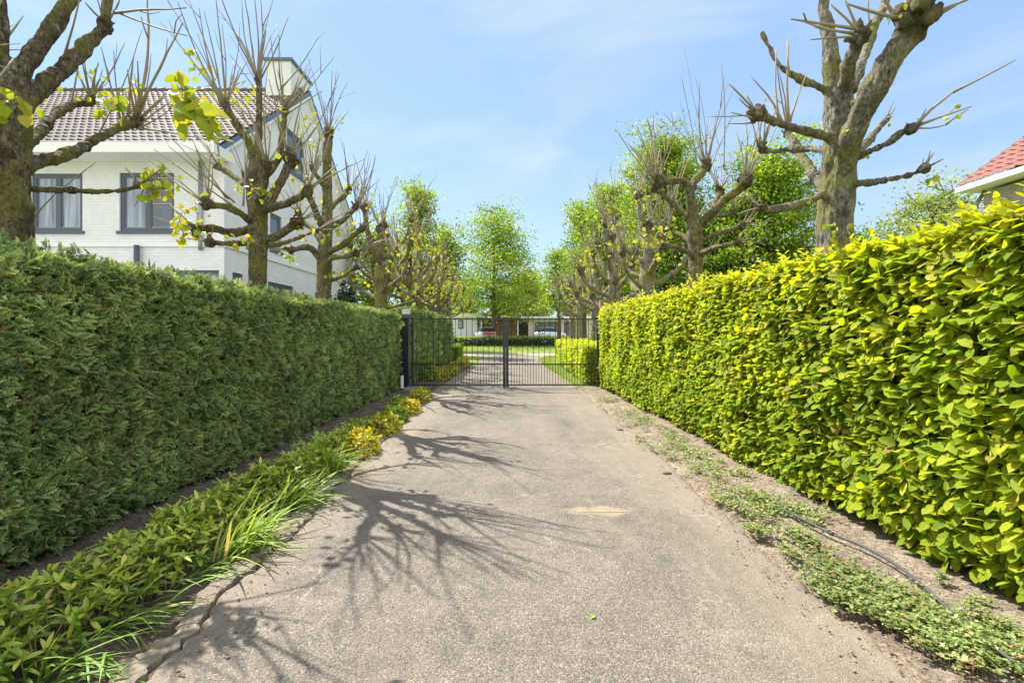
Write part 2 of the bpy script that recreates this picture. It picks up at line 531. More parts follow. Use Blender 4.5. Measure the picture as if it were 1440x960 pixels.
# ------------------------------------------------------------------ templates (all triangles)
def leaf_tpl(W=.6, fold=.15, bend=.15, curve=None, wmax=.45, twist=0):
    ts = np.array([0, .18, .45, .78, 1.0])
    ws = np.array([.06, .74, 1.0, .80, .0]) * W / 2 if wmax >= .4 else np.array([.05, .95, .85, .5, 0]) * W / 2
    V, U = [], []
    def zz(t, x):
        return fold * abs(x) - bend * t * t
    for t in ts:
        V.append((0, t, zz(t, 0)))
        U.append((0, t))
    for s in (1, -1):
        for k in (1, 2, 3):
            V.append((s * ws[k], ts[k] - .04, zz(ts[k], ws[k]) + twist * s * ts[k]))
            U.append((s * ws[k] / (W / 2), ts[k]))
    def side(o, flip):
        s = [o, o + 1, o + 2]
        T = [(0, s[0], 1), (1, s[0], s[1]), (1, s[1], 2), (2, s[1], s[2]), (2, s[2], 3), (3, s[2], 4)]
        return [t[::-1] if flip else t for t in T]
    Fc = np.array(side(5, False) + side(8, True))
    return np.array(V), Fc, np.array(U)

def blade_tpl(W=.03, bend=.5, n=6, rise=1.0):
    """strap leaf: rises along y and droops against the normal"""
    V, U = [], []
    for i in range(n + 1):
        t = i / n
        w = W * (1 - t ** 2.5) * (.6 + .4 * min(1, t * 4))
        y = t * (1 - .25 * bend * t)
        z = -bend * t ** 2.2
        V += [(-w, y, z + .25 * w), (0, y, z), (w, y, z + .25 * w)]
        U += [(-1, t), (0, t), (1, t)]
    F = []
    for i in range(n):
        for s in (0, 1):
            a = i * 3 + s
            F += [(a, a + 1, a + 4), (a, a + 4, a + 3)]
    return np.array(V), np.array(F), np.array(U)

def lobed_tpl(lobes=5, depth=.45, cup=.15):
    """broad lobed leaf"""
    V, U, F = [(0, .25, 0)], [(0, .3)], []
    n = lobes * 2 + 1
    for i in range(n):
        a = math.radians(-250 + 320 * i / (n - 1) + 0) if False else math.radians(-70 + 320 * i / (n - 1))
        r = .55 if i % 2 else .55 * (1 - depth * .5)
        x, y = r * math.cos(a), .42 + r * math.sin(a)
        V.append((x, y, cup * (x * x) - .25 * max(0, y) ** 2))
        U.append((x, y))
    V.append((0, 0, 0))
    U.append((0, 0))
    for i in range(1, n):
        F.append((0, i, i + 1))
    F += [(0, n, n + 1), (0, n + 1, 1)]
    return np.array(V), np.array(F), np.array(U)

def spray_tpl(seed, nb=8, sub=3, droop=.25, w=.016):
    """flat conifer frond: axis, side branchlets, scale-leaf lobes; 4th item = tone offset per vertex"""
    r = np.random.default_rng(seed)
    V, F, D = [], [], []
    def rhomb(p, d, L, w, zc, tw, t0, t1):
        d = d / np.linalg.norm(d)
        s = np.array([-d[1], d[0]])
        k = len(V)
        f = lambda q, e=0: (q[0], q[1], -droop * q[1] ** 2 + zc * abs(q[0]) + e)
        V.extend([f(p), f(p + d * L * .5 + s * w, tw), f(p + d * L), f(p + d * L * .5 - s * w, -tw)])
        F.extend([(k, k + 1, k + 2), (k, k + 2, k + 3)])
        D.extend([t0, (t0 + t1) / 2, t1, (t0 + t1) / 2])
    zc = r.uniform(-.35, .35)
    rhomb(np.array([0, 0.]), np.array([0, 1.]), 1.0, w, zc, 0, -.5, .0)
    for i in range(nb):
        t = .10 + .84 * i / nb
        L = (.52 * (1 - t) + .10) * r.uniform(.75, 1.2)
        for s in (-1, 1):
            a = math.radians(r.uniform(35, 58))
            d = np.array([s * math.sin(a), math.cos(a)])
            p = np.array([0, t + (.05 if s > 0 else 0)])
            tw = r.uniform(-.02, .02)
            rhomb(p, d, L, w, zc, tw, -.45, .15)
            for j in range(sub):
                tt = .28 + .62 * j / max(1, sub)
                for s2 in (-1, 1):
                    a2 = a * s + math.radians(s2 * r.uniform(30, 50))
                    rhomb(p + d * L * tt, np.array([math.sin(a2), math.cos(a2)]), L * (.46 - .25 * tt) + .03, w * .95, zc, r.uniform(-.04, .04), -.25, .38)
    return np.array(V), np.array(F), np.zeros((len(V), 2)), np.array(D)

T_HORN = [leaf_tpl(.62, .18, .14), leaf_tpl(.56, .3, .22), leaf_tpl(.66, .1, .05), leaf_tpl(.6, .22, .3, twist=.08)]
T_SPRAY = [spray_tpl(s) for s in (1, 2, 3, 4)]
T_SPRAY_LO = [spray_tpl(s, 7, 2, w=.024) for s in (5, 6, 7)]
T_LONG = [leaf_tpl(.30, .3, .25), leaf_tpl(.27, .35, .45), leaf_tpl(.33, .2, .12)]
T_BLADE = [blade_tpl(.022, .55), blade_tpl(.02, .85), blade_tpl(.026, .3), blade_tpl(.02, 1.1)]
T_BROAD = [lobed_tpl(5, .4, .3), lobed_tpl(4, .3, .6), leaf_tpl(.95, .25, .3), leaf_tpl(.85, .4, .45)]
T_WEED = [lobed_tpl(5, .9, .3), lobed_tpl(4, .8, .5), leaf_tpl(.5, .2, .3)]
T_SMALL = [leaf_tpl(.6, .25, .2)]
_q = np.array([(0, 0, 0), (.38, .45, .08), (0, 1, -.1), (-.38, .5, .06)])
T_QUAD = [(_q, np.array([(0, 1, 2), (0, 2, 3)]), np.zeros((4, 2))), (_q * [1.2, .9, -2], np.array([(0, 1, 2), (0, 2, 3)]), np.zeros((4, 2)))]

def rand_dirs(n, bias=(0, 0, 0), spread=1.0):
    d = rng.normal(0, 1, (n, 3))
    d /= np.linalg.norm(d, axis=1, keepdims=True)
    return d * spread + np.asarray(bias)

# ------------------------------------------------------------------ ground, drive, beds, road
def drive_left(y):
    return np.interp(y, [-3, 1.9, 2.5, 4.3, 7.3, 12.2, 17, 22, 28, 31, 32.5], [-1.5, -1.5, -1.56, -1.62, -1.76, -2.0, -1.95, -1.85, -1.75, -2.3, -4.5])
def drive_right(y):
    return np.interp(y, [-3, 1.9, 3.5, 6.4, 12.7, 17, 22, 28, 31, 32.5], [1.62, 1.62, 1.66, 1.74, 1.65, 1.5, 1.3, 1.5, 2.1, 4.2])

def sheet(name, y0, y1, xl, xr, ny, nx, zf, mat, smooth=True):
    """ground strip between two edge curves; zf(P, u) gives its height"""
    ys = np.linspace(y0, y1, ny)
    us = np.linspace(0, 1, nx)
    L = np.asarray([xl(y) for y in ys])
    R = np.asarray([xr(y) for y in ys])
    X = L[:, None] + (R - L)[:, None] * us[None]
    Y = np.repeat(ys[:, None], nx, 1)
    P = np.stack([X.ravel(), Y.ravel(), np.zeros(X.size)], 1)
    P[:, 2] = zf(P, np.tile(us, ny))
    i = np.arange(ny - 1)[:, None] * nx + np.arange(nx - 1)[None]
    F = np.stack([i, i + 1, i + 1 + nx, i + nx], -1).reshape(-1, 4)
    return MB().add(P, F).build(name, mat, smooth=smooth)

def wavy(P, s, seed):
    return vnoise(np.stack([P[:, 0] * 0, P[:, 1], P[:, 0] * 0], 1), s, seed)

g = MB()
g.add([(-600, -300, -.12), (600, -300, -.12), (600, 900, -.12), (-600, 900, -.12)], np.array([(0, 1, 2, 3)]))
struct(g.build('ground', M['grass_ground']))

ed = lambda y, s: .03 * math.sin(y * 1.3 + s) * math.sin(y * 3.1 + 2 * s) + .5 * float(vnoise(np.array([[y, s * 7.3, 0.]]), 6, 4)[0]) * .04 + .025 * float(vnoise(np.array([[y, s * 3.3, 0.]]), 17, 5)[0]) + .016 * float(vnoise(np.array([[y, s * 5.3, 0.]]), 43, 6)[0])
def zdrive(P, u):
    e = np.minimum(u, 1 - u)
    return fbm(P, 1.2, 3, 3) * .006 - .03 * np.clip(1 - e / .012, 0, 1) ** 2
struct(sheet('driveway', -3, 32.4, lambda y: drive_left(y) + ed(y, 0), lambda y: drive_right(y) + ed(y, 2), 860, 90, zdrive, M['drive']))

def zbed_left(P, u):
    # sinks below the drive edge at u=1, rises toward the hedge
    n = fbm(P, 3.0, 21, 4)
    return .03 - .05 * u ** 1.5 + n * .022 - .03 * np.clip((u - .86) / .14, 0, 1)
struct(sheet('planting_bed', -3, 23, lambda y: -4.6, lambda y: drive_left(y) + .10, 560, 90, zbed_left, M['dark_soil']))
def zbed_right(P, u):
    n = fbm(P, 2.2, 31, 4)
    return -.018 + .075 * np.clip(u * 1.6, 0, 1) ** .8 * .9 + n * .024 - .045 * np.clip(1 - u / .14, 0, 1)
struct(sheet('soil_strip', -3, 12.9, lambda y: drive_right(y) - .30, lambda y: 4.4, 560, 90, zbed_right, M['sand_soil']))

struct(sheet('lawn', 22.9, 32.2, lambda y: -12, lambda y: drive_left(y) + .1, 90, 60, lambda P, u: .01 - .02 * u + fbm(P, 1.5, 8, 3) * .012 - .05 * np.clip((u - .98) / .02, 0, 1), M['grass_ground']))
struct(sheet('lawn', 12.9, 32.2, lambda y: drive_right(y) - .1, lambda y: 9, 120, 60, lambda P, u: -.01 + .02 * u + fbm(P, 1.5, 8, 3) * .012 - .05 * np.clip(1 - u / .02, 0, 1), M['grass_ground']))
struct(sheet('road', 32.1, 36, lambda y: -60, lambda y: 60, 30, 40, lambda P, u: -.035 + 0 * u, M['road']))
struct(sheet('verge', 35.9, 54, lambda y: -60, lambda y: 60, 30, 40, lambda P, u: np.where(P[:, 1] < 36, -.09, .06) + 0 * u, M['grass_ground']))

struct(sheet('forecourt', 56.6, 80, lambda y: -40, lambda y: 40, 6, 20, lambda P, u: .71 + 0 * u, M['road']))
struct(sheet('bounce_paving', 2, 15.3, lambda y: -26, lambda y: -4.7, 6, 20, lambda P, u: -.03 + 0 * u, M['bounce_paving']))  # unseen pale ground behind the hedge, added to bounce light onto the house front

lip = MB()
ly = np.linspace(.6, 9, 520)
le = np.array([drive_left(q) + ed(q, 0) for q in ly])
Y1 = np.stack([ly, ly * 0, ly * 0], 1)
wv = .17 + .07 * vnoise(Y1, 1.3, 12) + .03 * vnoise(Y1, 6, 13) + .012 * vnoise(Y1, 19, 16)
gap = .010 + .014 * np.clip(vnoise(Y1, 3.1, 18), -.5, 1) + .006 * vnoise(Y1, 21, 19)
ua = np.array([0, .02, .15, .3, .45, .6, .75, .88, .97, 1.0])
za = np.array([-.05, .002, .006, .004, .003, .0, -.004, -.010, -.02, -.05])
k_ = len(ly)
V = []
for a, z_ in zip(ua, za):
    x_ = le - gap - wv * a
    q = np.stack([x_, ly, ly * 0], 1)
    V.append(np.stack([x_, ly, z_ + .006 * fbm(q, 7, 14, 3)], 1))
V = np.concatenate(V)
i_ = np.arange(k_ - 1)
lip.add(V, np.concatenate([np.stack([a * k_ + i_, a * k_ + i_ + 1, (a + 1) * k_ + i_ + 1, (a + 1) * k_ + i_], 1)[:, ::-1] for a in range(len(ua) - 1)]))
struct(lip.build('pavement_edge', M['drive'], smooth=False))

# grass blades
def grass(name, n, xf, y0, y1, h, zf, label):
    y = rng.uniform(y0, y1, n)
    x = xf(y, rng.uniform(0, 1, n))
    pos = np.stack([x, y, zf(x, y)], 1)
    A = rand_dirs(n, (0, 0, 1.3), .6)
    o = MB().scatter([blade_tpl(.06, .4, 2)], pos, A, rand_dirs(n), rng.uniform(.5, 1.2, n) * h, rng.uniform(0, 1, n)).build(name, M['grass_blade'])
    return tag(o, label, 'grass', kind='stuff')
grass('verge_grass', 9000, lambda y, u: -14 + 30 * u, 36.3, 53, .22, lambda x, y: x * 0 + .05, 'bright green grass verge between the road and the dark shrub border')
grass('lawn_grass', 9000, lambda y, u: drive_right(y) + .05 + 1.5 * u ** 1.6, 13.0, 32, .085, lambda x, y: x * 0 - .01, 'thin lawn grass beside the drive beyond the gate')

# ------------------------------------------------------------------ hedges
def hedge_core(xf0, xf1, y0, y1, z1, seed, z0=.02, res=.12, amp=.05):
    """closed noisy block"""
    mb = MB()
    ny = max(2, int((y1 - y0) / res))
    nz = max(2, int((z1 - z0) / res))
    nx = max(2, int((xf1 - xf0) / res))
    def grid(a, b, fn, flip):
        A, B = np.meshgrid(np.linspace(0, 1, a + 1), np.linspace(0, 1, b + 1), indexing='ij')
        P = fn(A.ravel(), B.ravel())
        P = P + np.stack([vnoise(P, 5, seed), vnoise(P, 5, seed + 1) * .3, vnoise(P, 5, seed + 2)], 1) * amp
        i = np.arange(a)[:, None] * (b + 1) + np.arange(b)[None]
        F = np.stack([i, i + 1, i + b + 2, i + b + 1], -1).reshape(-1, 4)
        mb.add(P, F[:, ::-1] if flip else F)
    Yf = lambda t: y0 + (y1 - y0) * t
    Zf = lambda t: z0 + (z1 - z0) * t
    Xf = lambda t: xf0 + (xf1 - xf0) * t
    grid(ny, nz, lambda a, b: np.stack([xf0 + 0 * a, Yf(a), Zf(b)], 1), False)
    grid(ny, nz, lambda a, b: np.stack([xf1 + 0 * a, Yf(a), Zf(b)], 1), True)
    grid(ny, nx, lambda a, b: np.stack([Xf(b), Yf(a), z1 + 0 * a], 1), True)
    grid(nx, nz, lambda a, b: np.stack([Xf(a), y0 + 0 * a, Zf(b)], 1), True)
    grid(nx, nz, lambda a, b: np.stack([Xf(a), y1 + 0 * a, Zf(b)], 1), False)
    return mb

def surf_pts(n, y0, y1, z0, z1, depth, ybias=False):
    y = rng.uniform(y0, y1, n)
    z = rng.uniform(z0, z1, n)
    return y, z, np.abs(rng.normal(0, depth, n))

def conifer_hedge(name, label, y0, y1, xface, xback, ztop, sides, lo=False, group=None):
    t = thing(name, label, 'hedge', (xface, (y0 + y1) / 2, 0))
    loc = t.location
    off = np.array(loc)
    hedge_core(xback + .1, xface - .13, y0 + .05, y1 - .05, ztop - .12, 5).build('inner_branches', M['hedge_core'], t, loc=(0, 0, 0))
    mb = MB()
    def face(n, tp, ya, yb, sz):
        y, z, d = surf_pts(n, ya, yb, .04, ztop, .035)
        P = np.stack([np.zeros(n), y, z], 1)
        bulge = fbm(P, 1.6, 41, 3) * .035 - .06 * np.clip(1 - z / .45, 0, 1) ** 1.5 - .06 * np.clip((z - ztop + .18) / .18, 0, 1) ** 2
        P[:, 0] = xface + bulge - d - .05
        A = rand_dirs(n, (.55, -.05, .25), .95)
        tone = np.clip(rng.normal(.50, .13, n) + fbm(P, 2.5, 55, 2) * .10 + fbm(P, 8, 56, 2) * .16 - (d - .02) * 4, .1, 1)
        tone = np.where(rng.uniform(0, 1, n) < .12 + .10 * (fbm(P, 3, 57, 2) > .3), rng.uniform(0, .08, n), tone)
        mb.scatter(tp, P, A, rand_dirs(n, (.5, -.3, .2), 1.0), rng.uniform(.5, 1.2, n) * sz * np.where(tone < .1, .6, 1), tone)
    def top(n, tp, ya, yb, sz):
        y = rng.uniform(ya, yb, n)
        x = xface - .04 - (xface - xback - .08) * rng.uniform(0, 1, n) ** 1.6
        P = np.stack([x, y, np.zeros(n)], 1)
        P[:, 2] = ztop - .09 + fbm(P, 1.8, 61, 3) * .045 - np.abs(rng.normal(0, .03, n))
        A = rand_dirs(n, (.3, 0, 1.1), .8)
        mb.scatter(tp, P, A, rand_dirs(n), rng.uniform(.6, 1.15, n) * sz, np.clip(rng.normal(.68, .2, n), .1, 1))
    def end(n, tp, ye, s, sz):
        P = np.stack([rng.uniform(xback, xface - .03, n), ye + s * (-np.abs(rng.normal(0, .04, n)) - .03), rng.uniform(.06, ztop - .04, n)], 1)
        mb.scatter(tp, P, rand_dirs(n, (0, s * 1.0, .25), .75), rand_dirs(n), rng.uniform(.6, 1.2, n) * sz, np.clip(rng.normal(.5, .2, n), .1, 1))
    if lo:
        face(int(300 * (y1 - y0) * ztop), T_SPRAY_LO, y0, y1, .17)
        top(int(90 * (y1 - y0)), T_SPRAY_LO, y0, y1, .16)
    else:
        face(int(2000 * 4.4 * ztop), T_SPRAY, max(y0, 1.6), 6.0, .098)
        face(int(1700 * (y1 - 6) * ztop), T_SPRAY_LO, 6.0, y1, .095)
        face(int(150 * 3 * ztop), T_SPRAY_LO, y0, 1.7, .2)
        top(int(520 * 4.5), T_SPRAY, 1.5, 6, .10)
        top(int(480 * (y1 - 6)), T_SPRAY_LO, 6, y1, .095)
        top(200, T_SPRAY_LO, y0, 1.5, .16)
        # loose leader shoots breaking the clipped top
        n = 260
        P = np.stack([rng.uniform(xback + .1, xface - .05, n), rng.uniform(1.8, y1, n), np.full(n, ztop - .05)], 1)
        mb.scatter(T_SPRAY, P, rand_dirs(n, (.1, 0, 1.5), .5), rand_dirs(n), rng.uniform(.5, 1.1, n) * .12, rng.uniform(.4, 1, n))
    tb = MB()
    for k in range(0 if lo else 900):
        y = rng.uniform(max(y0, 1.2), y1)
        z = rng.uniform(.1, ztop - .1)
        p0 = np.array([xface - rng.uniform(.06, .12), y, z])
        d = rand_dirs(1, (.45, 0, .9), .45)[0]
        d /= np.linalg.norm(d)
        L_ = rng.uniform(.06, .2)
        tb.tube([p0, p0 + d * L_ * .5 + rng.normal(0, .006, 3), p0 + d * L_], [.0035, .003, .0015], 4, rng.uniform(.1, .9))
    if tb.n:
        tb.build('bare_twigs', M['twig'], t)
    for ye, s in sides:
        end(int(420 * (xface - xback) * ztop), T_SPRAY_LO, ye, s, .16)
    mb.build('foliage', M['thuja'], t)
    for ch in t.children:
        ch.location = -off
    return t

def hornbeam_hedge(name, label, y0, y1, xface, xback, ztop, dens, size, skew=0, mat='hornbeam', core='hedge_core_green', near=None, cat='hedge', ends=(), topdens=1.0):
    """xface is the drive-side face (smaller X when the hedge stands to the right)"""
    s = -1 if xface < xback else 1          # outward direction in X
    t = thing(name, label, cat, (xface, (y0 + y1) / 2, 0))
    off = np.array(t.location)
    a, b = sorted((xface - s * .15, xback + s * .1))
    hedge_core(a, b, y0 + .05, y1 - .05, ztop - .15, 9, z0=.12).build('inner_branches', M[core], t)
    mb = MB()
    def face(n, ya, yb, sz):
        y, z, d = surf_pts(n, ya, yb, .06, ztop, .075)
        P = np.stack([np.zeros(n), y, z], 1)
        bulge = fbm(P, 1.7, 71, 3) * .055 - .07 * np.clip(1 - z / .5, 0, 1) ** 1.4 - .05 * np.clip((z - ztop + .2) / .2, 0, 1) ** 2
        keep = fbm(P, 3.5, 77, 2) > -.95
        P[:, 0] = xface + s * (bulge - d)
        # ragged lower hem
        keep &= z > .09 + .07 * fbm(P, 2.4, 81, 2)
        A = rand_dirs(n, (s * .7, -.15, -.22), .72)
        N = rand_dirs(n, (s * .62, .12, .82), .44)
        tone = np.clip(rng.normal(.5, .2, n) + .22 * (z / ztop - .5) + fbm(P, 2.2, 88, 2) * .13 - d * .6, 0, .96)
        tone = np.where(rng.uniform(0, 1, n) < .012, rng.uniform(.97, 1, n), tone)
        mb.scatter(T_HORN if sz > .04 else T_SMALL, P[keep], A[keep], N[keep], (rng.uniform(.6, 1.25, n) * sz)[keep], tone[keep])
    def top(n, ya, yb, sz):
        y = rng.uniform(ya, yb, n)
        x = xface - s * .02 + (xback - xface) * rng.uniform(0, 1, n) ** 1.4
        P = np.stack([x, y, np.zeros(n)], 1)
        P[:, 2] = ztop - .07 + fbm(P, 1.9, 91, 3) * .06 + rng.normal(0, .03, n)
        mb.scatter(T_HORN, P, rand_dirs(n, (s * .5, 0, .3), .8), rand_dirs(n, (0, 0, 1.0), .6), rng.uniform(.6, 1.2, n) * sz, np.clip(rng.normal(.72, .17, n), 0, .97))
    def end(n, ye, e, sz):
        P = np.stack([rng.uniform(min(xface, xback), max(xface, xback), n), ye - e * np.abs(rng.normal(0, .05, n)), rng.uniform(.12, ztop - .03, n)], 1)
        mb.scatter(T_HORN, P, rand_dirs(n, (0, e * .75, -.4), .6), rand_dirs(n, (0, e * .6, .8), .5), rng.uniform(.6, 1.2, n) * sz, np.clip(rng.normal(.5, .2, n), 0, .96))
    if near:
        ya, yb = near
        face(int(dens * (yb - ya) * ztop), ya, yb, size)
        face(int(dens * .95 * (y1 - yb) * ztop), yb, y1, size * .9)
        face(int(dens * .35 * (ya - y0) * ztop), y0, ya, size * 1.3)
        top(int(dens * .55 * (yb - ya)), ya, yb, size)
        top(int(dens * .5 * (y1 - yb)), yb, y1, size * .9)
        top(int(dens * .25 * (ya - y0)), y0, ya, size * 1.2)
        # young shoots standing above the trimmed top, each a spray of small leaves
        for k in range(210):
            y = rng.uniform(1.6, y1)
            p0 = np.array([xface - s * rng.uniform(0, .25), y, ztop - .06])
            d = rand_dirs(1, (s * .5, 0, .8), .45)[0]
            d /= np.linalg.norm(d)
            L = rng.uniform(.08, .22)
            m = 6
            tt = np.linspace(.15, 1, m)
            P = p0 + np.outer(tt * L, d)
            side = np.where(np.arange(m) % 2, 1, -1)[:, None] * np.cross(d, (0, 0, 1.))[None]
            mb.scatter(T_HORN, P, side + d * .6 + rand_dirs(m, spread=.25), rand_dirs(m, (0, 0, 1.3), .4), (1.1 - .5 * tt) * size * .85, np.clip(rng.normal(.85, .07, m), 0, .97))
    else:
        face(int(dens * (y1 - y0) * ztop), y0, y1, size)
        top(int(dens * .6 * (y1 - y0) * abs(xback - xface) * topdens), y0, y1, size)
    for ye, e in ends:
        end(int(dens * abs(xback - xface) * ztop), ye, e, size)
    fo = mb.build('foliage', M[mat], t)
    for ch in t.children:
        ch.location = -off
        if skew:
            me = ch.data
            co = np.empty(len(me.vertices) * 3, np.float32)
            me.vertices.foreach_get('co', co)
            co = co.reshape(-1, 3)
            co[:, 0] += skew * (co[:, 1] - 7)
            me.vertices.foreach_set('co', co.ravel())
    return t

conifer_hedge('conifer_hedge', 'tall clipped dark green conifer hedge along the left of the drive, before the gate', -2.5, 12.2, -2.85, -3.75, 1.92, [(12.2, 1)])
conifer_hedge('conifer_hedge', 'clipped conifer hedge continuing behind the left half of the gate', 13.0, 22.6, -2.85, -3.7, 2.12, [(22.6, 1), (13.0, -1)], lo=True)
hornbeam_hedge('low_dark_hedge', 'short knee-high dark green hedge end past the tall conifer hedge beyond the gate', 22.7, 25.0, -2.55, -3.6, .95, 500, .07, mat='tree_leaf_deep', ends=((22.7, -1),))
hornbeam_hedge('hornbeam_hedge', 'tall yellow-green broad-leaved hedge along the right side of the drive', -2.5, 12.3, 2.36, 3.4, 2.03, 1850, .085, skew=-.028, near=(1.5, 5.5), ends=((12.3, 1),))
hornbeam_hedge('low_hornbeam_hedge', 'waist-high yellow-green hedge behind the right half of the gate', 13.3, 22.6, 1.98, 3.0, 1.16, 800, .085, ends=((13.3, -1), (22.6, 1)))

# ------------------------------------------------------------------ pollarded trees
def smooth_path(ctrl, n):
    c = np.asarray(ctrl, float)
    if len(c) == 2:
        return c[0] + np.outer(np.linspace(0, 1, n), c[1] - c[0])
    c = np.vstack([2 * c[0] - c[1], c, 2 * c[-1] - c[-2]])
    out = []
    segs = len(c) - 3
    for t in np.linspace(0, segs - 1e-6, n):
        i = int(t)
        f = t - i
        p0, p1, p2, p3 = c[i:i + 4]
        out.append(.5 * ((2 * p1) + (-p0 + p2) * f + (2 * p0 - 5 * p1 + 4 * p2 - p3) * f ** 2 + (-p0 + 3 * p1 - 3 * p2 + p3) * f ** 3))
    return np.array(out)

def remeshed(mb, voxel, seed, amp, knobs=()):
    o = mb.build('tmp', None)
    md = o.modifiers.new('r', 'REMESH')
    md.mode = 'VOXEL'
    md.voxel_size = voxel
    sm = o.modifiers.new('s', 'SMOOTH')
    sm.factor = .5
    sm.iterations = 1
    dg = bpy.context.evaluated_depsgraph_get()
    me = bpy.data.meshes.new_from_object(o.evaluated_get(dg))
    old = o.data
    bpy.data.objects.remove(o)
    bpy.data.meshes.remove(old)
    n = len(me.vertices)
    co = np.empty(n * 3, np.float32)
    no = np.empty(n * 3, np.float32)
    me.vertices.foreach_get('co', co)
    me.vertices.foreach_get('normal', no)
    co, no = co.reshape(-1, 3), no.reshape(-1, 3)
    sq = co * np.array([1, 1, .35])
    co = co + no * (fbm(sq, 10, seed, 3) * amp + fbm(sq * [1, 1, .8], 34, seed + 5, 2) * amp * .8)[:, None]
    kf = np.zeros(n)
    for c_, r_ in knobs:
        kf = np.maximum(kf, np.clip(1.9 - np.linalg.norm(co - c_, axis=1) / (r_ * .85), 0, 1))
    co = co + no * (kf * (fbm(co, 26, seed + 8, 3) * .55 + .1) * amp * 1.6)[:, None]
    at_ = me.attributes.get('rnd') or me.attributes.new('rnd', 'FLOAT', 'POINT')
    at_.data.foreach_set('value', kf.astype(np.float32))
    me.vertices.foreach_set('co', co.astype(np.float32).ravel())
    me.polygons.foreach_set('use_smooth', np.ones(len(me.polygons), bool))
    me.update()
    return me

class Tree:
    def __init__(self, Y, X, name, label, bark, group, voxel=.02, amp=.008, seed=0):
        self.Y, self.X = Y, X
        self.wood, self.tw, self.lv = MB(), MB(), MB()
        self.t = thing(name, label, 'tree', (X, Y, 0), group)
        self.bark, self.voxel, self.amp, self.seed = bark, voxel, amp, seed
        self.knobs = []
    def P(self, px, py, dY=0):
        return at(px, py, self.Y + dY)
    def m(self, px):
        return px * self.Y / F_PX
    def limb(self, ctrl, r0, r1, wob=.015):
        n = max(6, int(sum(np.linalg.norm(np.diff(np.asarray(ctrl), axis=0), axis=1)) / .06))
        p = smooth_path(ctrl, n)
        t = np.linspace(0, 1, n)
        env = np.sin(np.pi * np.clip(t, 0, 1)) ** .5
        p = p + np.stack([vnoise(p, 4, self.seed + k) for k in range(3)], 1) * (wob * env)[:, None]
        r = r0 + (r1 - r0) * t ** .8
        r = r * (1 + .10 * vnoise(p, 7, self.seed + 9))
        self.wood.tube(p, r, 10)
        # burrs along the limb
        for k in range(max(0, int(n / 7))):
            i = rng.integers(1, n - 1)
            d = rand_dirs(1)[0]
            self.wood.sphere(p[i] + d * r[i] * .75, r[i] * rng.uniform(.3, .5), 8, 6)
        return p
    def knuckle(self, c, r, d=(0, 0, 1)):
        c = np.asarray(c, float)
        self.knobs.append((c, r))
        self.wood.sphere(c, r * .72, 10, 8)
        for k in range(17):
            q = rand_dirs(1)[0]
            self.wood.sphere(c + q * r * rng.uniform(.55, .95), r * rng.uniform(.16, .42), 8, 6)
        for k in range(6):      # sawn stubs
            q = rand_dirs(1, d, .9)[0]
            q /= np.linalg.norm(q)
            self.wood.tube([c, c + q * r * rng.uniform(1.2, 1.9)], r * rng.uniform(.14, .26), 7)
    def twig(self, p0, p1, r=.011, bow=.05, side=True):
        p0, p1 = np.asarray(p0, float), np.asarray(p1, float)
        L = np.linalg.norm(p1 - p0)
        mid = (p0 + p1) / 2 + rand_dirs(1)[0] * L * bow
        n = max(5, int(L / .12))
        p = smooth_path([p0, mid, p1], n)
        p = p + rng.normal(0, .002, p.shape) * min(1, L)
        r1 = r * np.linspace(1, .38, n) * (1 + .18 * (np.arange(n) % 3 == 0))
        self.tw.tube(p, r1, 5, rng.uniform(.2, 1))
        if side and L > .5 and rng.uniform() < .55:
            i = rng.integers(n // 3, n - 1)
            d = (p1 - p0) / L + rand_dirs(1)[0] * .7
            d[2] = abs(d[2])
            q = p[i] + d / np.linalg.norm(d) * L * rng.uniform(.15, .4)
            self.tw.tube(smooth_path([p[i], (p[i] + q) / 2 + rand_dirs(1)[0] * .02, q], 5), r * np.linspace(.6, .3, 5), 4, rng.uniform(.2, 1))
        return p
    def twigs(self, c, n, d, spread, L, r=.011):
        for k in range(n):
            q = rand_dirs(1, d, spread)[0]
            q /= np.linalg.norm(q)
            l = rng.uniform(*L)
            self.twig(np.asarray(c) + q * .02, np.asarray(c) + q * l, r * rng.uniform(.55, 1.2), .05)
    def leaves(self, c, n, spread, size, tone=(.1, .97)):
        c = np.asarray(c, float)
        n = int(n * 1.9)
        size *= .66
        P = c + rng.normal(0, 1, (n, 3)) * spread
        self.lv.scatter(T_BROAD, P, rand_dirs(n, (0, 0, -.5), .9), rand_dirs(n, (0, -.2, .7), .8), rng.uniform(.45, 1.15, n) * size, rng.uniform(*tone, n))
        for p in P[:max(1, n // 3)]:
            self.tw.tube([c, (c + p) / 2 + rand_dirs(1)[0] * .01, p], [.004, .003, .002], 4, .5)
    def done(self):
        me = remeshed(self.wood, self.voxel, self.seed, self.amp, self.knobs)
        me.name = 'trunk'
        me.materials.append(M[self.bark])
        o = bpy.data.objects.new('trunk', me)
        COL.objects.link(o)
        o.parent = self.t
        off = -np.array([self.X, self.Y, 0])
        o.location = off
        c = self.tw.build('crown', M['twig'], self.t, smooth=True)
        c.location = off
        if self.lv.n:
            l = self.lv.build('leaves', M['pollard_leaf'], self.t)
            l.location = off
        return self.t

ROW_L, ROW_R = 'pollarded trees in the row left of the drive', 'pollarded trees in the row right of the drive'
UP = (0, 0, 1)

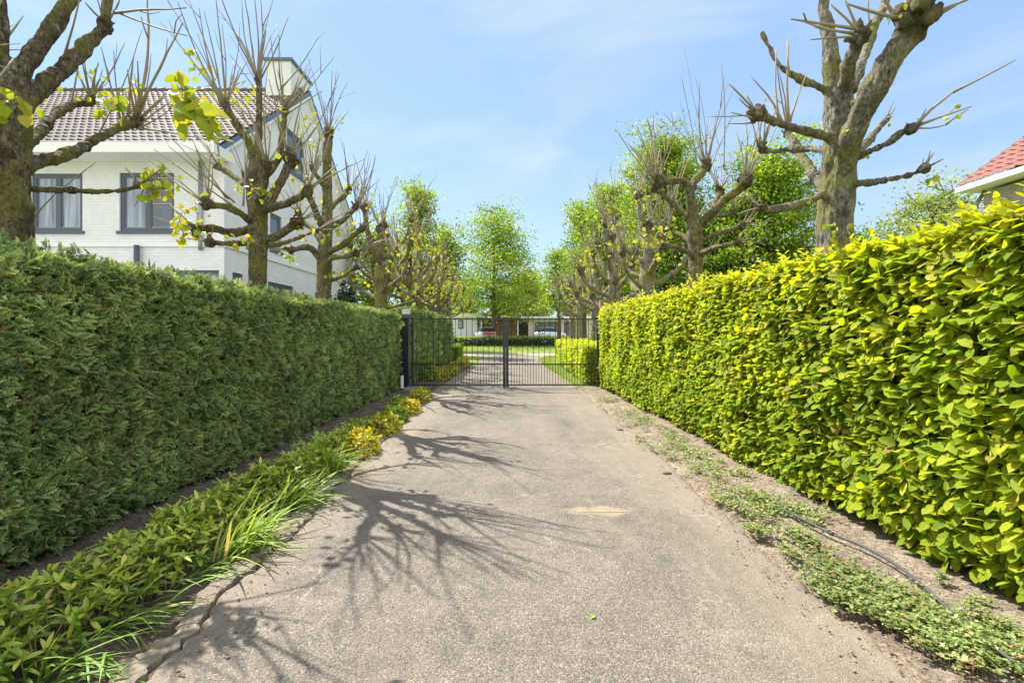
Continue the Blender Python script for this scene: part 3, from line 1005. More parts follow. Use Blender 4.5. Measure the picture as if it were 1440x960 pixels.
def traced(T, trunk, limbs, twigs=(), leaves=()):
    """trunk: [(px,py,dY,rpx)], limbs: (ctrl[(px,py,dY)], r0px, r1px, knuckle px, n twigs, twig length m, twig direction)"""
    c = [T.P(a, b, d) for a, b, d, r in trunk]
    rr = [T.m(r) * .84 for *_, r in trunk]
    n = 60
    p = smooth_path(c, n)
    r = np.interp(np.linspace(0, 1, n), np.linspace(0, 1, len(rr)), rr)
    r = r * (1 + .06 * vnoise(p, 3.5, T.seed))
    p[0][2] = -.15
    T.wood.tube(p, r, 14)
    for k in range(14):
        i = rng.integers(8, n - 4)
        d = rand_dirs(1)[0]
        d[2] *= .3
        T.wood.sphere(p[i] + d * r[i] * .8, r[i] * rng.uniform(.22, .4), 8, 6)
        if k % 2:
            T.knobs.append((p[i] + d * r[i] * .9, r[i] * .3))
    for ctrl, r0, r1, kn, nt, L, d in limbs:
        q = T.limb([T.P(*a) for a in ctrl], T.m(r0) * .78, T.m(r1) * .78)
        if kn:
            T.knuckle(q[-1], T.m(kn) * .85, d)
        if nt:
            T.twigs(q[-1], int(nt * 1.4), d, .5, L, .011)
    for a, b, r in twigs:
        T.twig(T.P(*a), T.P(*b), r, .04)
    for px, py, dY, n, sp, sz in leaves:
        T.leaves(T.P(px, py, dY), n, sp, sz)
    return T.done()

# --- left row, nearest
T = Tree(3.25, -3.4, 'pollarded_tree', 'stout mossy pollarded tree at the left edge, nearest of the left row', 'bark_brown', ROW_L, .012, .011, 100)
traced(T,
    [(6, 560, 0, 42), (4, 400, 0, 41), (3, 330, 0, 40), (2, 270, 0, 36), (2, 215, 0, 36), (6, 160, 0, 34), (6, 120, .05, 22)],
    [([(6, 150, 0), (3, 90, .05), (2, 40, .05), (-2, -60, .1)], 18, 12, 0, 0, 0, UP),
     ([(12, 150, 0), (30, 105, .1), (58, 62, .2), (88, 20, .3), (112, -40, .4)], 18, 12, 17, 8, (.4, .9), UP),
     ([(14, 185, 0), (44, 138, .15), (88, 98, .4), (125, 62, .6), (146, 38, .7)], 17, 11, 15, 3, (.3, .6), UP),
     ([(145, 42, .7), (151, 10, .72), (155, -30, .75)], 10, 9, 12, 5, (.4, .9), UP),
     ([(12, 230, 0), (40, 203, .3), (70, 168, .7), (98, 148, 1.0), (128, 142, 1.2)], 11, 8, 11, 6, (.2, .55), UP),
     ([(12, 246, 0), (50, 230, .3), (92, 217, .6), (130, 200, .9), (165, 180, 1.15), (192, 172, 1.3)], 15, 9, 13, 6, (.3, .7), (.3, 0, 1)),
     ([(14, 262, 0), (60, 268, .2), (110, 269, .35), (155, 268, .5), (190, 264, .6)], 7, 4.5, 7, 5, (.1, .3), (.5, 0, .5)),
     ([(0, 240, 0), (-30, 215, -.2), (-60, 190, -.4)], 14, 11, 16, 5, (.4, .9), UP),
     ([(0, 210, 0), (-30, 150, .3), (-40, 90, .5)], 14, 10, 14, 5, (.4, .9), UP)],
    [((197, 150, 1.3), (257, 32, 1.2), .014), ((193, 160, 1.3), (207, -10, 1.3), .016), ((180, 165, 1.2), (188, 80, 1.2), .013),
     ((170, 170, 1.2), (142, 66, 1.1), .010), ((175, 170, 1.2), (160, 72, 1.2), .008), ((160, 18, .7), (262, 12, .5), .011),
     ((160, 16, .7), (264, 51, .5), .009), ((90, 82, .4), (113, -8, .3), .009), ((150, 34, .7), (120, 4, .6), .012),
     ((195, 178, 1.3), (245, 140, 1.4), .010), ((195, 180, 1.3), (290, 196, 1.5), .011), ((192, 182, 1.3), (237, 156, 1.2), .009),
     ((100, 150, 1.0), (110, 95, 1.0), .010), ((128, 140, 1.2), (138, 88, 1.2), .011), ((45, 310, .2), (78, 272, .3), .007), ((78, 272, .3), (135, 228, .4), .006),
     ((205, 262, .6), (190, 290, .6), .006), ((195, 258, .6), (176, 236, .6), .010), ((140, 186, .9), (200, 40, 1.1), .006),
     ((165, 178, 1.2), (225, 95, 1.6), .009), ((237, 156, 1.2), (262, 118, .55), .007), ((262, 118, .55), (292, 168, .3), .005), ((128, 140, 1.2), (175, 60, 1.5), .009)],
    [(160, 148, .9, 6, .05, .17), (172, 140, 1.0, 3, .05, .15), (14, 142, -.2, 5, .05, .14), (225, 256, .6, 12, .06, .13), (215, 262, .6, 6, .05, .11), (143, 124, 1.1, 4, .05, .09),
     (62, 152, .5, 3, .03, .09), (195, 126, 1.3, 4, .05, .1), (85, 128, .6, 2, .03, .08), (256, 118, .5, 9, .05, .15), (270, 145, .4, 6, .045, .24), (292, 170, .3, 7, .045, .22), (268, 168, .4, 3, .03, .2), (120, 98, .7, 3, .05, .07), (122, 135, 1.0, 3, .04, .1)])
# drooping big-leaved shoot from its right-hand knuckle
# --- left row, second
T = Tree(6.2, -3.28, 'pollarded_tree', 'knobbly pollarded tree second in the left row, in front of the white house corner', 'bark_brown', ROW_L, .016, .009, 200)
traced(T,
    [(362, 640, 0, 16), (362, 430, 0, 14.5), (362, 380, 0, 13.5), (363, 340, 0, 14), (363, 300, 0, 16), (360, 260, 0, 14.5), (360, 235, 0, 12), (361, 215, 0, 8)],
    [([(361, 235, 0), (362, 190, .05), (363, 150, .05), (363, 115, .05)], 7, 4.5, 5, 7, (.7, 1.35), UP),
     ([(358, 240, 0), (352, 205, -.1), (338, 182, -.2), (318, 150, -.3)], 8, 5.5, 6, 8, (.6, 1.3), (-.15, 0, 1)),
     ([(370, 255, 0), (390, 225, .2), (398, 190, .3), (400, 158, .35)], 7, 5, 7, 8, (.4, 1.1), (.25, 0, 1)),
     ([(352, 322, 0), (325, 326, -.2), (298, 321, -.3), (276, 324, -.35)], 8, 7, 10, 3, (.15, .5), (-.5, 0, .6)),
     ([(356, 342, 0), (333, 343, -.4), (305, 341, -.6), (296, 340, -.65)], 5, 4.5, 7, 3, (.1, .3), (-.4, 0, .3)),
     ([(355, 315, 0), (342, 302, -.3), (322, 293, -.5), (292, 288, -.6)], 7, 5.5, 9, 6, (.3, .9), (-.5, 0, .8)),
     ([(368, 300, 0), (388, 268, .1), (402, 242, .15), (407, 226, .2)], 9, 7.5, 13, 9, (.4, 1.2), (.1, 0, 1)),
     ([(372, 296, 0), (402, 286, -.3), (424, 276, -.5), (432, 268, -.55)], 7, 6, 9, 5, (.3, .8), (.5, 0, .7)),
     ([(370, 338, 0), (392, 330, -.2), (410, 318, -.3), (417, 313, -.3)], 7, 6.5, 11, 4, (.2, .5), (.5, 0, .5)),
     ([(370, 346, 0), (400, 341, .3), (426, 332, .6), (446, 324, .8)], 5, 3.5, 5, 4, (.2, .6), (.6, 0, .5)),
     ([(362, 300, 0), (360, 280, .5), (352, 262, .8), (345, 250, .9)], 7, 6, 9, 7, (.4, 1.1), (0, .2, 1)),
     ([(355, 265, 0), (330, 250, .4), (308, 235, .6)], 6, 5, 7, 6, (.3, .8), (-.4, 0, .8)),
     ([(362, 285, 0), (372, 262, -.5), (376, 232, -.7)], 6, 5, 8, 6, (.4, 1.0), (.1, -.1, 1))],
    [((327, 289, -.5), (217, 210, -.8), .011), ((330, 285, -.5), (236, 205, -.9), .010), ((322, 280, -.5), (246, 198, -.7), .009), ((318, 278, -.5), (270, 195, -.5), .012),
     ((312, 150, -.3), (280, 12, -.3), .012), ((314, 150, -.3), (287, 17, -.2), .011), ((318, 148, -.3), (303, -4, -.3), .013), ((310, 150, -.3), (278, 48, -.4), .008),
     ((361, 112, .05), (344, -5, .1), .014), ((362, 112, .05), (358, -4, .05), .013), ((364, 112, .05), (366, -6, .05), .013), ((366, 112, 0), (405, 24, -.1), .012), ((365, 112, .1), (374, 44, .1), .014),
     ((396, 124, .3), (447, 53, .2), .010), ((400, 150, .35), (436, 96, .3), .009), ((362, 130, 0), (322, 76, -.2), .008), ((404, 160, .3), (454, 128, .2), .009), ((360, 118, 0), (318, 42, .2), .006), ((342, 290, -.3), (343, 172, -.3), .012)],
    [(268, 320, -.4, 12, .07, .14), (258, 332, -.4, 7, .06, .15), (252, 312, -.4, 8, .05, .12), (262, 300, -.4, 4, .05, .10), (335, 262, -.4, 4, .04, .09), (362, 268, -.5, 8, .06, .12),
     (372, 262, -.5, 4, .05, .12), (344, 338, -.4, 5, .06, .13), (325, 336, -.4, 4, .05, .11), (413, 258, .2, 3, .04, .10), (350, 130, .1, 8, .10, .13), (330, 145, .1, 6, .09, .12),
     (365, 165, .1, 4, .07, .10), (430, 165, .2, 5, .06, .09), (428, 175, .2, 3, .05, .09), (275, 290, -.4, 4, .05, .09), (440, 325, .7, 6, .09, .13), (318, 228, .3, 2, .04, .08),
     (272, 75, -.3, 6, .05, .11), (405, 222, .2, 4, .07, .1), (432, 262, -.5, 4, .06, .1), (292, 283, -.6, 5, .07, .1), (418, 306, -.3, 5, .07, .11), (352, 200, -.1, 4, .08, .1), (398, 150, .3, 5, .09, .1), (285, 100, -.3, 7, .07, .11), (298, 118, -.3, 5, .06, .1)])
# --- left row, third
T = Tree(8.45, -3.3, 'pollarded_tree', 'grey-green pollarded tree third in the left row, against the house side wall', 'bark_brown', ROW_L, .02, .008, 300)
traced(T,
    [(455, 560, 0, 13), (455, 430, 0, 12), (456, 390, 0, 11.5), (457, 355, 0, 11), (460, 310, 0, 9), (460, 270, 0, 8), (460, 225, 0, 7.5), (461, 200, 0, 7)],
    [([(461, 215, 0), (462, 200, 0), (462, 190, 0)], 7, 6, 8, 9, (.5, 1.3), UP),
     ([(455, 372, 0), (440, 352, -.2), (426, 348, -.3), (408, 352, -.35)], 6, 5, 7, 5, (.15, .5), (-.6, 0, .4)),
     ([(455, 345, 0), (440, 322, .3), (425, 312, .5), (420, 300, .5)], 6, 5, 7, 6, (.3, .9), (-.3, 0, 1)),
     ([(460, 335, 0), (445, 300, -.3), (435, 275, -.5), (433, 262, -.6)], 6, 5, 7, 7, (.4, 1), (-.1, 0, 1)),
     ([(462, 322, 0), (478, 312, .1), (492, 300, .2), (500, 290, .3)], 5.5, 5, 7, 7, (.4, 1.1), (.3, 0, 1)),
     ([(460, 355, 0), (482, 345, -.2), (498, 330, -.3), (508, 322, -.3)], 6, 5, 7, 6, (.3, .9), (.4, 0, .9)),
     ([(458, 395, 0), (478, 390, .1), (492, 382, .2), (500, 376, .2)], 4, 3.5, 6, 4, (.2, .5), (.6, 0, .5)),
     ([(460, 300, 0), (472, 285, .4), (484, 275, .6), (490, 268, .7)], 5, 4.5, 7, 7, (.3, 1), (.3, 0, 1)),
     ([(460, 270, 0), (452, 255, -.2), (444, 246, -.3), (440, 238, -.3)], 5, 4, 6, 6, (.4, 1.1), (-.2, 0, 1)),
     ([(458, 370, 0), (470, 362, -.5), (485, 360, -.9), (500, 356, -1.0)], 5, 4, 6, 5, (.2, .7), (.5, -.1, .7))],
    [((463, 190, 0), (467, 100, 0), .014), ((462, 190, 0), (455, 140, 0), .012), ((466, 190, 0), (492, 155, 0), .010), ((500, 290, .3), (520, 215, .3), .009), ((505, 288, .3), (528, 222, .2), .009)],
    [(470, 385, -.3, 4, .06, .12), (418, 318, .3, 4, .07, .10), (440, 268, -.4, 6, .08, .10), (470, 240, .1, 5, .08, .10), (478, 172, 0, 4, .06, .10), (495, 262, .3, 4, .07, .10), (455, 322, -.4, 5, .08, .12), (440, 205, .2, 6, .08, .11), (425, 285, .2, 5, .08, .11),
     (405, 355, -.3, 6, .06, .11), (462, 186, 0, 5, .09, .1), (500, 318, -.3, 6, .08, .11), (486, 268, .6, 5, .08, .1), (432, 258, -.6, 5, .09, .1), (478, 322, -.3, 5, .08, .12), (502, 240, .3, 2, .05, .09), (412, 362, -.3, 4, .05, .1)])

# --- right row, nearest
T = Tree(4.35, 2.9, 'pollarded_tree', 'thick grey pollarded tree above the yellow-green hedge, nearest of the right row', 'bark_grey', ROW_R, .012, .012, 400)
traced(T,
    [(1172, 600, 0, 31), (1172, 430, 0, 29), (1172, 365, 0, 27), (1174, 310, 0, 26), (1177, 262, 0, 27), (1180, 215, 0, 25), (1180, 170, 0, 23), (1178, 125, 0, 20), (1170, 88, 0, 13), (1163, 45, .05, 10), (1161, 20, .08, 9)],
    [([(1174, 115, 0), (1167, 75, .05), (1162, 40, .08), (1160, 0, .1), (1158, -60, .15)], 11, 8.5, 12, 6, (.4, .9), UP),
     ([(1184, 265, 0), (1192, 215, -.2), (1206, 170, -.35), (1232, 120, -.5), (1256, 80, -.6), (1276, 48, -.65), (1288, 26, -.7)], 18, 19, 29, 4, (.3, .6), (.4, 0, .9)),
     ([(1184, 135, 0), (1192, 105, -.2), (1202, 72, -.4), (1212, 50, -.5)], 13, 10, 14, 2, (.2, .5), (-.3, 0, .6)),
     ([(1196, 128, 0), (1212, 90, .3), (1226, 47, .5), (1241, 12, .6), (1256, -30, .7)], 9, 7, 10, 5, (.4, .9), UP),
     ([(1168, 195, 0), (1142, 186, -.1), (1115, 179, -.2), (1085, 167, -.3), (1066, 161, -.35)], 8, 7, 11, 2, (.2, .4), (-.7, 0, .4)),
     ([(1165, 212, 0), (1140, 209, .3), (1112, 209, .5), (1085, 213, .6), (1072, 210, .65)], 6, 5, 10, 4, (.2, .5), (-.2, 0, 1)),
     ([(1162, 268, 0), (1142, 242, .5), (1124, 215, .8), (1108, 186, 1.0)], 10, 8, 9, 5, (.3, .8), UP),
     ([(1160, 272, 0), (1135, 282, -.3), (1108, 292, -.5), (1085, 295, -.6), (1070, 292, -.65)], 6, 5, 7, 3, (.1, .25), (-.7, 0, .3)),
     ([(1195, 258, 0), (1225, 256, -.3), (1255, 251, -.5), (1280, 246, -.6), (1300, 238, -.7)], 6, 4, 8, 4, (.08, .2), (.5, 0, .7)),
     ([(1198, 225, 0), (1222, 214, -.3), (1248, 202, -.5), (1272, 186, -.6), (1284, 180, -.65)], 6.5, 5, 9, 2, (.1, .25), (.6, 0, .5)),
     ([(1198, 222, 0), (1216, 204, .3), (1230, 187, .5), (1246, 168, .6)], 8, 6, 6, 3, (.08, .2), (.5, 0, .7)),
     ([(1166, 130, 0), (1142, 119, 0), (1118, 108, .05), (1096, 92, .1), (1082, 66, .1), (1071, 45, .1)], 6, 5, 0, 0, (.1, .2), UP)],
    [((1287, 177, -.65), (1340, 130, -.7), .014), ((1340, 130, -.7), (1428, 85, -.8), .010), ((1287, 178, -.65), (1366, 150, -.7), .010), ((1288, 180, -.6), (1330, 176, -.5), .009), ((1330, 176, -.5), (1362, 154, -.6), .007),
     ((1110, 107, .05), (1107, 58, .05), .012), ((1095, 172, -.28), (1092, 66, -.2), .010), ((1110, 177, -.2), (1109, 58, -.3), .013), ((1108, 176, -.2), (1136, 99, -.2), .007),
     ((1064, 158, -.35), (1025, 118, -.4), .011), ((1064, 160, -.35), (1048, 132, -.3), .010), ((1062, 166, -.35), (1028, 158, -.4), .009), ((1062, 172, -.3), (1024, 174, -.3), .008),
     ((1210, 42, -.5), (1112, 27, -.6), .014), ((1208, 48, -.5), (1128, 30, -.4), .013), ((1208, 52, -.5), (1140, 56, -.5), .011), ((1270, 26, -.7), (1192, 6, -.8), .016), ((1205, 40, -.4), (1186, -4, -.4), .013),
     ((1310, 20, -.7), (1378, -8, -.8), .016), ((1312, 26, -.7), (1350, 4, -.8), .016), ((1224, 40, .5), (1222, -10, .5), .012), ((1262, 30, -.6), (1240, -8, -.6), .02), ((1235, 82, .3), (1224, 112, .3), .012), ((1068, 205, .6), (1075, 150, .6), .009),
     ((1066, 205, .6), (1052, 150, .6), .008)],
    [(1055, 212, .6, 4, .03, .08), (1066, 200, .6, 3, .03, .07), (1210, 220, -.2, 2, .03, .10), (1312, 252, -.7, 4, .04, .085), (1335, 160, -.6, 3, .03, .06), (1175, 318, -.3, 3, .03, .085), (1137, 280, -.4, 2, .02, .075), (1195, 318, -.3, 2, .02, .08),
     (1185, 185, -.3, 3, .03, .06), (1205, 148, -.3, 2, .02, .06), (1256, 20, -.8, 3, .04, .06), (1076, 150, -.3, 3, .03, .06), (1240, 172, .6, 3, .03, .06)])
# --- right row, second
k6 = lambda x, y: (720 + x / 3.2, 160 + y / 3.2)
def L6(pts, *r):
    return ([(*k6(x, y), d) for x, y, d in pts], *r)
T = Tree(7.75, 2.92, 'pollarded_tree', 'mossy brown pollarded tree second in the right row, with candelabra limbs', 'bark_brown', ROW_R, .018, .009, 500)
traced(T,
    [(979, 600, 0, 13), (979, 430, 0, 12), (979, 395, 0, 11.5), (978, 350, 0, 10.5), (977, 325, 0, 12), (974, 300, 0, 9), (970, 275, 0, 7.5)],
    [L6([(815, 480, 0), (798, 400, -.1), (795, 330, -.15), (765, 302, -.2), (705, 302, -.25), (655, 312, -.3)], 7, 5.5, 11, 10, (.5, 1.25), (-.1, 0, 1)),
     L6([(805, 490, 0), (770, 440, .2), (715, 395, .35), (672, 355, .4), (640, 335, .45)], 6, 5, 8, 6, (.4, .9), (-.3, 0, 1)),
     L6([(800, 370, -.1), (820, 310, .1), (852, 268, .2), (872, 238, .25)], 7, 6.5, 10, 9, (.5, 1.4), (.1, 0, 1)),
     L6([(840, 505, 0), (895, 452, -.2), (955, 388, -.35), (1010, 345, -.45), (1048, 305, -.5)], 7.5, 6.5, 11, 8, (.5, 1.3), (.25, 0, 1)),
     L6([(855, 480, 0), (900, 462, .3), (955, 452, .5), (1000, 442, .6)], 5, 4.5, 6, 5, (.3, .8), (.3, 0, .9)),
     L6([(850, 570, 0), (915, 542, -.1), (985, 522, -.15), (1035, 508, -.2)], 5, 4, 6, 5, (.2, .6), (.7, 0, .5)),
     L6([(835, 628, 0), (890, 612, -.4), (955, 590, -.7), (1015, 580, -.8)], 4.5, 4, 5, 4, (.2, .5), (.7, 0, .3)),
     L6([(820, 645, 0), (775, 618, -.3), (725, 600, -.5), (680, 600, -.6)], 5, 4, 6, 4, (.2, .6), (-.7, 0, .4)),
     L6([(812, 585, 0), (775, 552, .3), (725, 530, .5), (690, 520, .6)], 5, 4, 6, 5, (.2, .7), (-.5, 0, .7)),
     L6([(880, 480, 0), (905, 420, .5), (925, 375, .7), (935, 350, .8)], 5, 5, 9, 8, (.4, 1.1), (.05, 0, 1))],
    [((925, 250, -.3), (909, 165, -.3), .014), ((928, 250, -.3), (916, 178, -.3), .013), ((931, 250, -.3), (922, 168, -.2), .012), ((918, 252, -.3), (893, 208, -.3), .010), ((992, 235, .25), (932, 158, .2), .009), ((993, 233, .25), (981, 145, .2), .013),
     ((995, 233, .25), (1008, 150, .2), .012), ((998, 240, .25), (1032, 160, .2), .010), ((1047, 250, -.5), (1048, 160, -.5), .012), ((1050, 250, -.5), (1066, 188, -.5), .010), ((1000, 235, .3), (962, 62, .4), .006), ((1018, 238, -.3), (1014, 85, -.3), .010),
     ((980, 230, .2), (958, 110, .2), .009)],
    [(915, 335, .2, 12, .09, .13), (900, 330, .2, 8, .08, .12), (930, 322, .1, 6, .08, .12), (885, 245, -.2, 4, .05, .10), (1050, 350, -.3, 5, .07, .12), (893, 362, -.3, 4, .05, .11), (925, 365, -.4, 4, .05, .11), (1040, 360, -.5, 4, .06, .13), (1055, 215, -.5, 3, .04, .1)])

# --- the rest of both rows, grown by the same habit
def grown(X, Y, label, bark, group, seed, hub=2.5, top=3.9, r=.14, nl=10, leafy=10, twl=(.5, 1.35), voxel=.03):
    T = Tree(Y, X, 'pollarded_tree', label, bark, group, voxel, .009, seed)
    lean = rng.uniform(-.1, .1, 2)
    c = [np.array([X, Y, -.15]), np.array([X, Y, 1.2]), np.array([X + lean[0] * .5, Y + lean[1] * .5, hub]), np.array([X + lean[0], Y + lean[1], (hub + top) / 2]), np.array([X + lean[0] * 1.3, Y + lean[1], top])]
    p = smooth_path(c, 40)
    rr = np.interp(np.linspace(0, 1, 40), [0, .25, .55, .75, 1], [r * 1.2, r, r * 1.02, r * .7, r * .5])
    T.wood.tube(p, rr * (1 + .07 * vnoise(p, 3, seed)), 12)
    T.knuckle(p[-1], r * .75)
    T.twigs(p[-1], 9, UP, .4, twl, .012)
    az = rng.uniform(0, 6.28)
    for k in range(nl):
        az += 2.4 + rng.uniform(-.3, .3)
        f = k / (nl - 1)
        z0 = hub - .35 + f * (top - hub) * .85
        i = int(np.argmin(np.abs(p[:, 2] - z0)))
        L = (1.15 - .5 * f) * rng.uniform(.75, 1.15)
        h = np.array([math.cos(az), math.sin(az), 0])
        s = p[i]
        rise = rng.uniform(.25, .7) + .55 * f
        ctrl = [s, s + h * L * .45 + np.array([0, 0, rise * .25]), s + h * L * .85 + np.array([0, 0, rise * .7]), s + h * L + np.array([0, 0, rise * 1.25])]
        r0 = r * rng.uniform(.30, .46)
        q = T.limb(ctrl, r0, r0 * .75)
        T.knuckle(q[-1], r0 * 1.6)
        T.twigs(q[-1], int(rng.integers(6, 11)), tuple(h * .2 + np.array([0, 0, 1])), .42, twl, .0125)
        if rng.uniform() < leafy / 10:
            T.leaves(q[-1] + rand_dirs(1)[0] * .12, int(rng.integers(11, 20)), .15, .14)
    return T.done()

for k, (px, X, lab) in enumerate([(536, -3.3, 'pollarded tree fourth in the left row, rising just before the gate post'), (572, -3.3, 'pollarded tree fifth in the left row, directly above the left gate post'),
                                  (589, -3.3, 'first slim pollarded tree behind the gate in the left row'), (606, -3.35, 'second slim pollarded tree behind the gate in the left row'),
                                  (619, -3.35, 'third slim pollarded tree behind the gate in the left row'), (630, -3.4, 'farthest small pollarded tree of the left row, by the road')]):
    Y = X * F_PX / (px - CX)
    grown(X, Y, lab, 'bark_brown', ROW_L, 600 + k * 20, hub=2.45 + .1 * (k % 2), top=4.0 - .12 * k, r=.15 if k < 2 else .14, leafy=10, twl=(.5, 1.4) if k < 2 else (.3, .95), voxel=.028 + .004 * k)
for k, (px, X, lab) in enumerate([(908, 2.92, 'pollarded tree third in the right row, upright grey twigs over the hedge'), (866, 2.95, 'pollarded tree fourth in the right row, close before the right gate post'),
                                  (837, 3.0, 'first pollarded tree behind the gate in the right row'), (814, 3.0, 'second pollarded tree behind the gate in the right row'),
                                  (805, 3.05, 'farthest small pollarded tree of the right row, by the road')]):
    Y = X * F_PX / (px - CX)
    grown(X, Y, lab, 'bark_grey', ROW_R, 800 + k * 20, hub=2.4 + .1 * (k % 2), top=3.8 - .1 * k, r=.17 if k < 3 else .15, leafy=6, twl=(.6, 1.35) if k < 2 else (.4, 1.1), voxel=.028 + .004 * k)

# ------------------------------------------------------------------ gate
GY = 12.6
gz = lambda py: CAM_H - (py - HY) / F_PX * GY
def gate_leaf(x0, x1, label, meet):
    t = thing('gate_leaf', label, 'gate', (x0, GY, 0), 'the two leaves of the drive gate')
    w = x1 - x0
    def tube_box(name, a, b, c, d, th=.03):
        return MB().box(a, b, -th / 2, th / 2, c, d).build(name, M['gate_paint'], t)
    top, mid, bot = gz(448.5), gz(512), gz(541)
    sl, sr = (.05, .07) if meet == 'right' else (.07, .05)
    tube_box('stile', 0, sl, .03, top + .05, .05)
    tube_box('stile', w - sr, w, .03, top + .05, .05)
    for z in (top, mid, bot):
        tube_box('rail', sl, w - sr, z - .016, z + .016, .034)
    n = 16
    first = {}
    for kind, za, zb in (('bar', .05, top + .035), ('short_bar', .05, mid + .035)):
        m = MB()
        m.tube([(0, 0, za), (0, 0, zb)], .0072, 8)
        first[kind] = m.build(kind, M['gate_paint'], t, smooth=False)
    sp = (w - sl - sr) / n
    for i in range(n):
        for kind, o in (('bar', .5), ('short_bar', 1.0)):
            if kind == 'short_bar' and i == n - 1:
                continue
            b = first[kind]
            if i:
                b = b.copy()
                COL.objects.link(b)
                b.parent = t
            b.location = (sl + sp * (i + o), 0, 0)
    if meet == 'right':
        MB().box(w - sr - .002, w + .004, -.045, -.0255, gz(487) - .02, gz(487) + .16).build('lock_box', M['gate_paint'], t)
        MB().tube([(w - .035, -.05, .0), (w - .035, -.05, .30)], .012, 8).build('drop_bolt', M['gate_paint'], t)
    else:
        MB().tube([(.035, -.045, 1.02), (.035, -.09, 1.02), (.15, -.09, 1.02)], .009, 8).build('handle', M['gate_paint'], t)
    for z in (.25, 1.6):
        MB().box(*((-.05, 0) if meet == 'right' else (w, w + .05)), -.02, .02, z, z + .06).build('hinge', M['gate_paint'], t)
    return t
gx = lambda px: (px - CX) / F_PX * GY
gate_leaf(gx(579), gx(711), 'left leaf of the black metal bar gate, hung on the dark blue post', 'right')
gate_leaf(gx(711.4), gx(842), 'right leaf of the black metal bar gate, reaching to the yellow-green hedge', 'left')

def gate_post(x, w, h, label, mat):
    t = thing('gate_post', label, 'gate post', (x, GY, 0), 'posts either side of the gate')
    MB().box(-w / 2, w / 2, -w / 2, w / 2, -.1, h).build('shaft', M[mat], t)
    MB().box(-w / 2 - .012, w / 2 + .012, -w / 2 - .012, w / 2 + .012, h, h + .1).build('collar', M['frame_grey'] if mat == 'post_paint' else M[mat], t)
    MB().box(-w / 2 - .008, w / 2 + .008, -w / 2 - .008, w / 2 + .008, h + .1, h + .23).build('lamp_cap', M['lamp_white'], t)
    return t
gate_post(gx(571), .16, 1.82, 'dark blue square gate post with a white cap, at the end of the conifer hedge', 'post_paint')
t = gate_post(gx(849.5), .17, 1.86, 'brown gate post with white band and brown top, half hidden by the yellow-green hedge', 'post_wood')
MB().box(-.115, .115, -.115, .115, 2.093, 2.28).build('top_block', M['red_brick'], t)
t = thing('garden_light', 'small white cylindrical light standing at the foot of the dark blue gate post', 'light', ((565.2 - CX) / F_PX * 12.05, 12.05, 0))
MB().tube([(0, 0, -.05), (0, 0, .05), (0, 0, .06)], [.045, .045, .05], 16).build('base', M['gate_paint'], t, smooth=False)
MB().tube([(0, 0, .06), (0, 0, .38)], [.042, .042], 16).build('tube', M['lamp_white'], t)
MB().tube([(0, 0, .38), (0, 0, .41)], [.05, .046], 16).build('cap', M['gate_paint'], t)
t = thing('gate_opener', 'flat underground opener box with a pale lid below the left gate leaf hinge', 'gate opener', (gx(585), GY - .25, 0))
MB().box(-.24, .24, -.16, .16, -.05, .045).build('housing', M['concrete'], t)
MB().box(-.20, .20, -.13, .13, .045, .06).build('lid', M['zinc'], t)

# ------------------------------------------------------------------ left planting bed
def zl(P):
    return np.full(len(P), .0)
# continuous low shrubby ground cover
mb, tw = MB(), MB()
ns = 1050
y = 1.2 + (7.2 - 1.2) * rng.uniform(0, 1, ns) ** 1.15
hw = np.interp(y, [1.2, 2.5, 4, 5.5, 6.5], [.36, .28, .24, .19, .11])
cx = np.interp(y, [1.2, 2.0, 3, 4.2, 5.5, 7], [-2.25, -2.21, -2.15, -2.12, -2.12, -2.1])
x = cx + rng.uniform(-1, 1, ns) * hw
hh = np.clip((1 - ((x - cx) / (hw + .03)) ** 2), .1, 1) ** .5 * rng.uniform(.17, .30, ns) * np.interp(y, [1, 3, 6.5, 7.2], [1.0, 1.0, .9, .5]) * (1 + .25 * fbm(np.stack([x, y, y * 0], 1), 2.5, 5, 2))
for i in range(ns):
    lean = rng.normal(0, .12, 2)
    p0 = np.array([x[i], y[i], -.02])
    p1 = p0 + np.array([lean[0] * hh[i] * 2, lean[1] * hh[i] * 2, hh[i]])
    tw.tube([p0, (p0 + p1) / 2, p1], [.004, .0035, .0025], 4, .3)
    m = int(rng.integers(12, 18))
    f = np.concatenate([rng.uniform(.35, 1, m - 6), np.full(6, 1.0)])
    a = rng.uniform(0, 6.28) + np.arange(m) * 2.4
    el = np.where(f > .98, rng.uniform(.0, 1.3, m), rng.uniform(-.3, .7, m))
    A = np.stack([np.cos(a) * np.cos(el), np.sin(a) * np.cos(el), np.sin(el)], 1)
    N = np.stack([-np.cos(a) * np.sin(el), -np.sin(a) * np.sin(el), np.cos(el)], 1) + rng.normal(0, .3, (m, 3))
    tone = np.clip(rng.normal(.40 + .22 * (f > .9) + rng.normal(0, .1), .2, m), 0, .965)
    if rng.uniform() < .03:
        tone[-3:] = 1
    mb.scatter(T_LONG, p0 + np.outer(f, p1 - p0), A, N, rng.uniform(.035, .08, m), tone)
t = thing('ground_cover', 'low leafy green ground cover filling the bed under the conifer hedge', 'ground cover', (-2.1, 3.5, 0), kind='stuff')
for o in (mb.build('leaves', M['cover_leaf'], t), tw.build('stems', M['twig'], t)):
    o.location = (2.1, -3.5, 0)

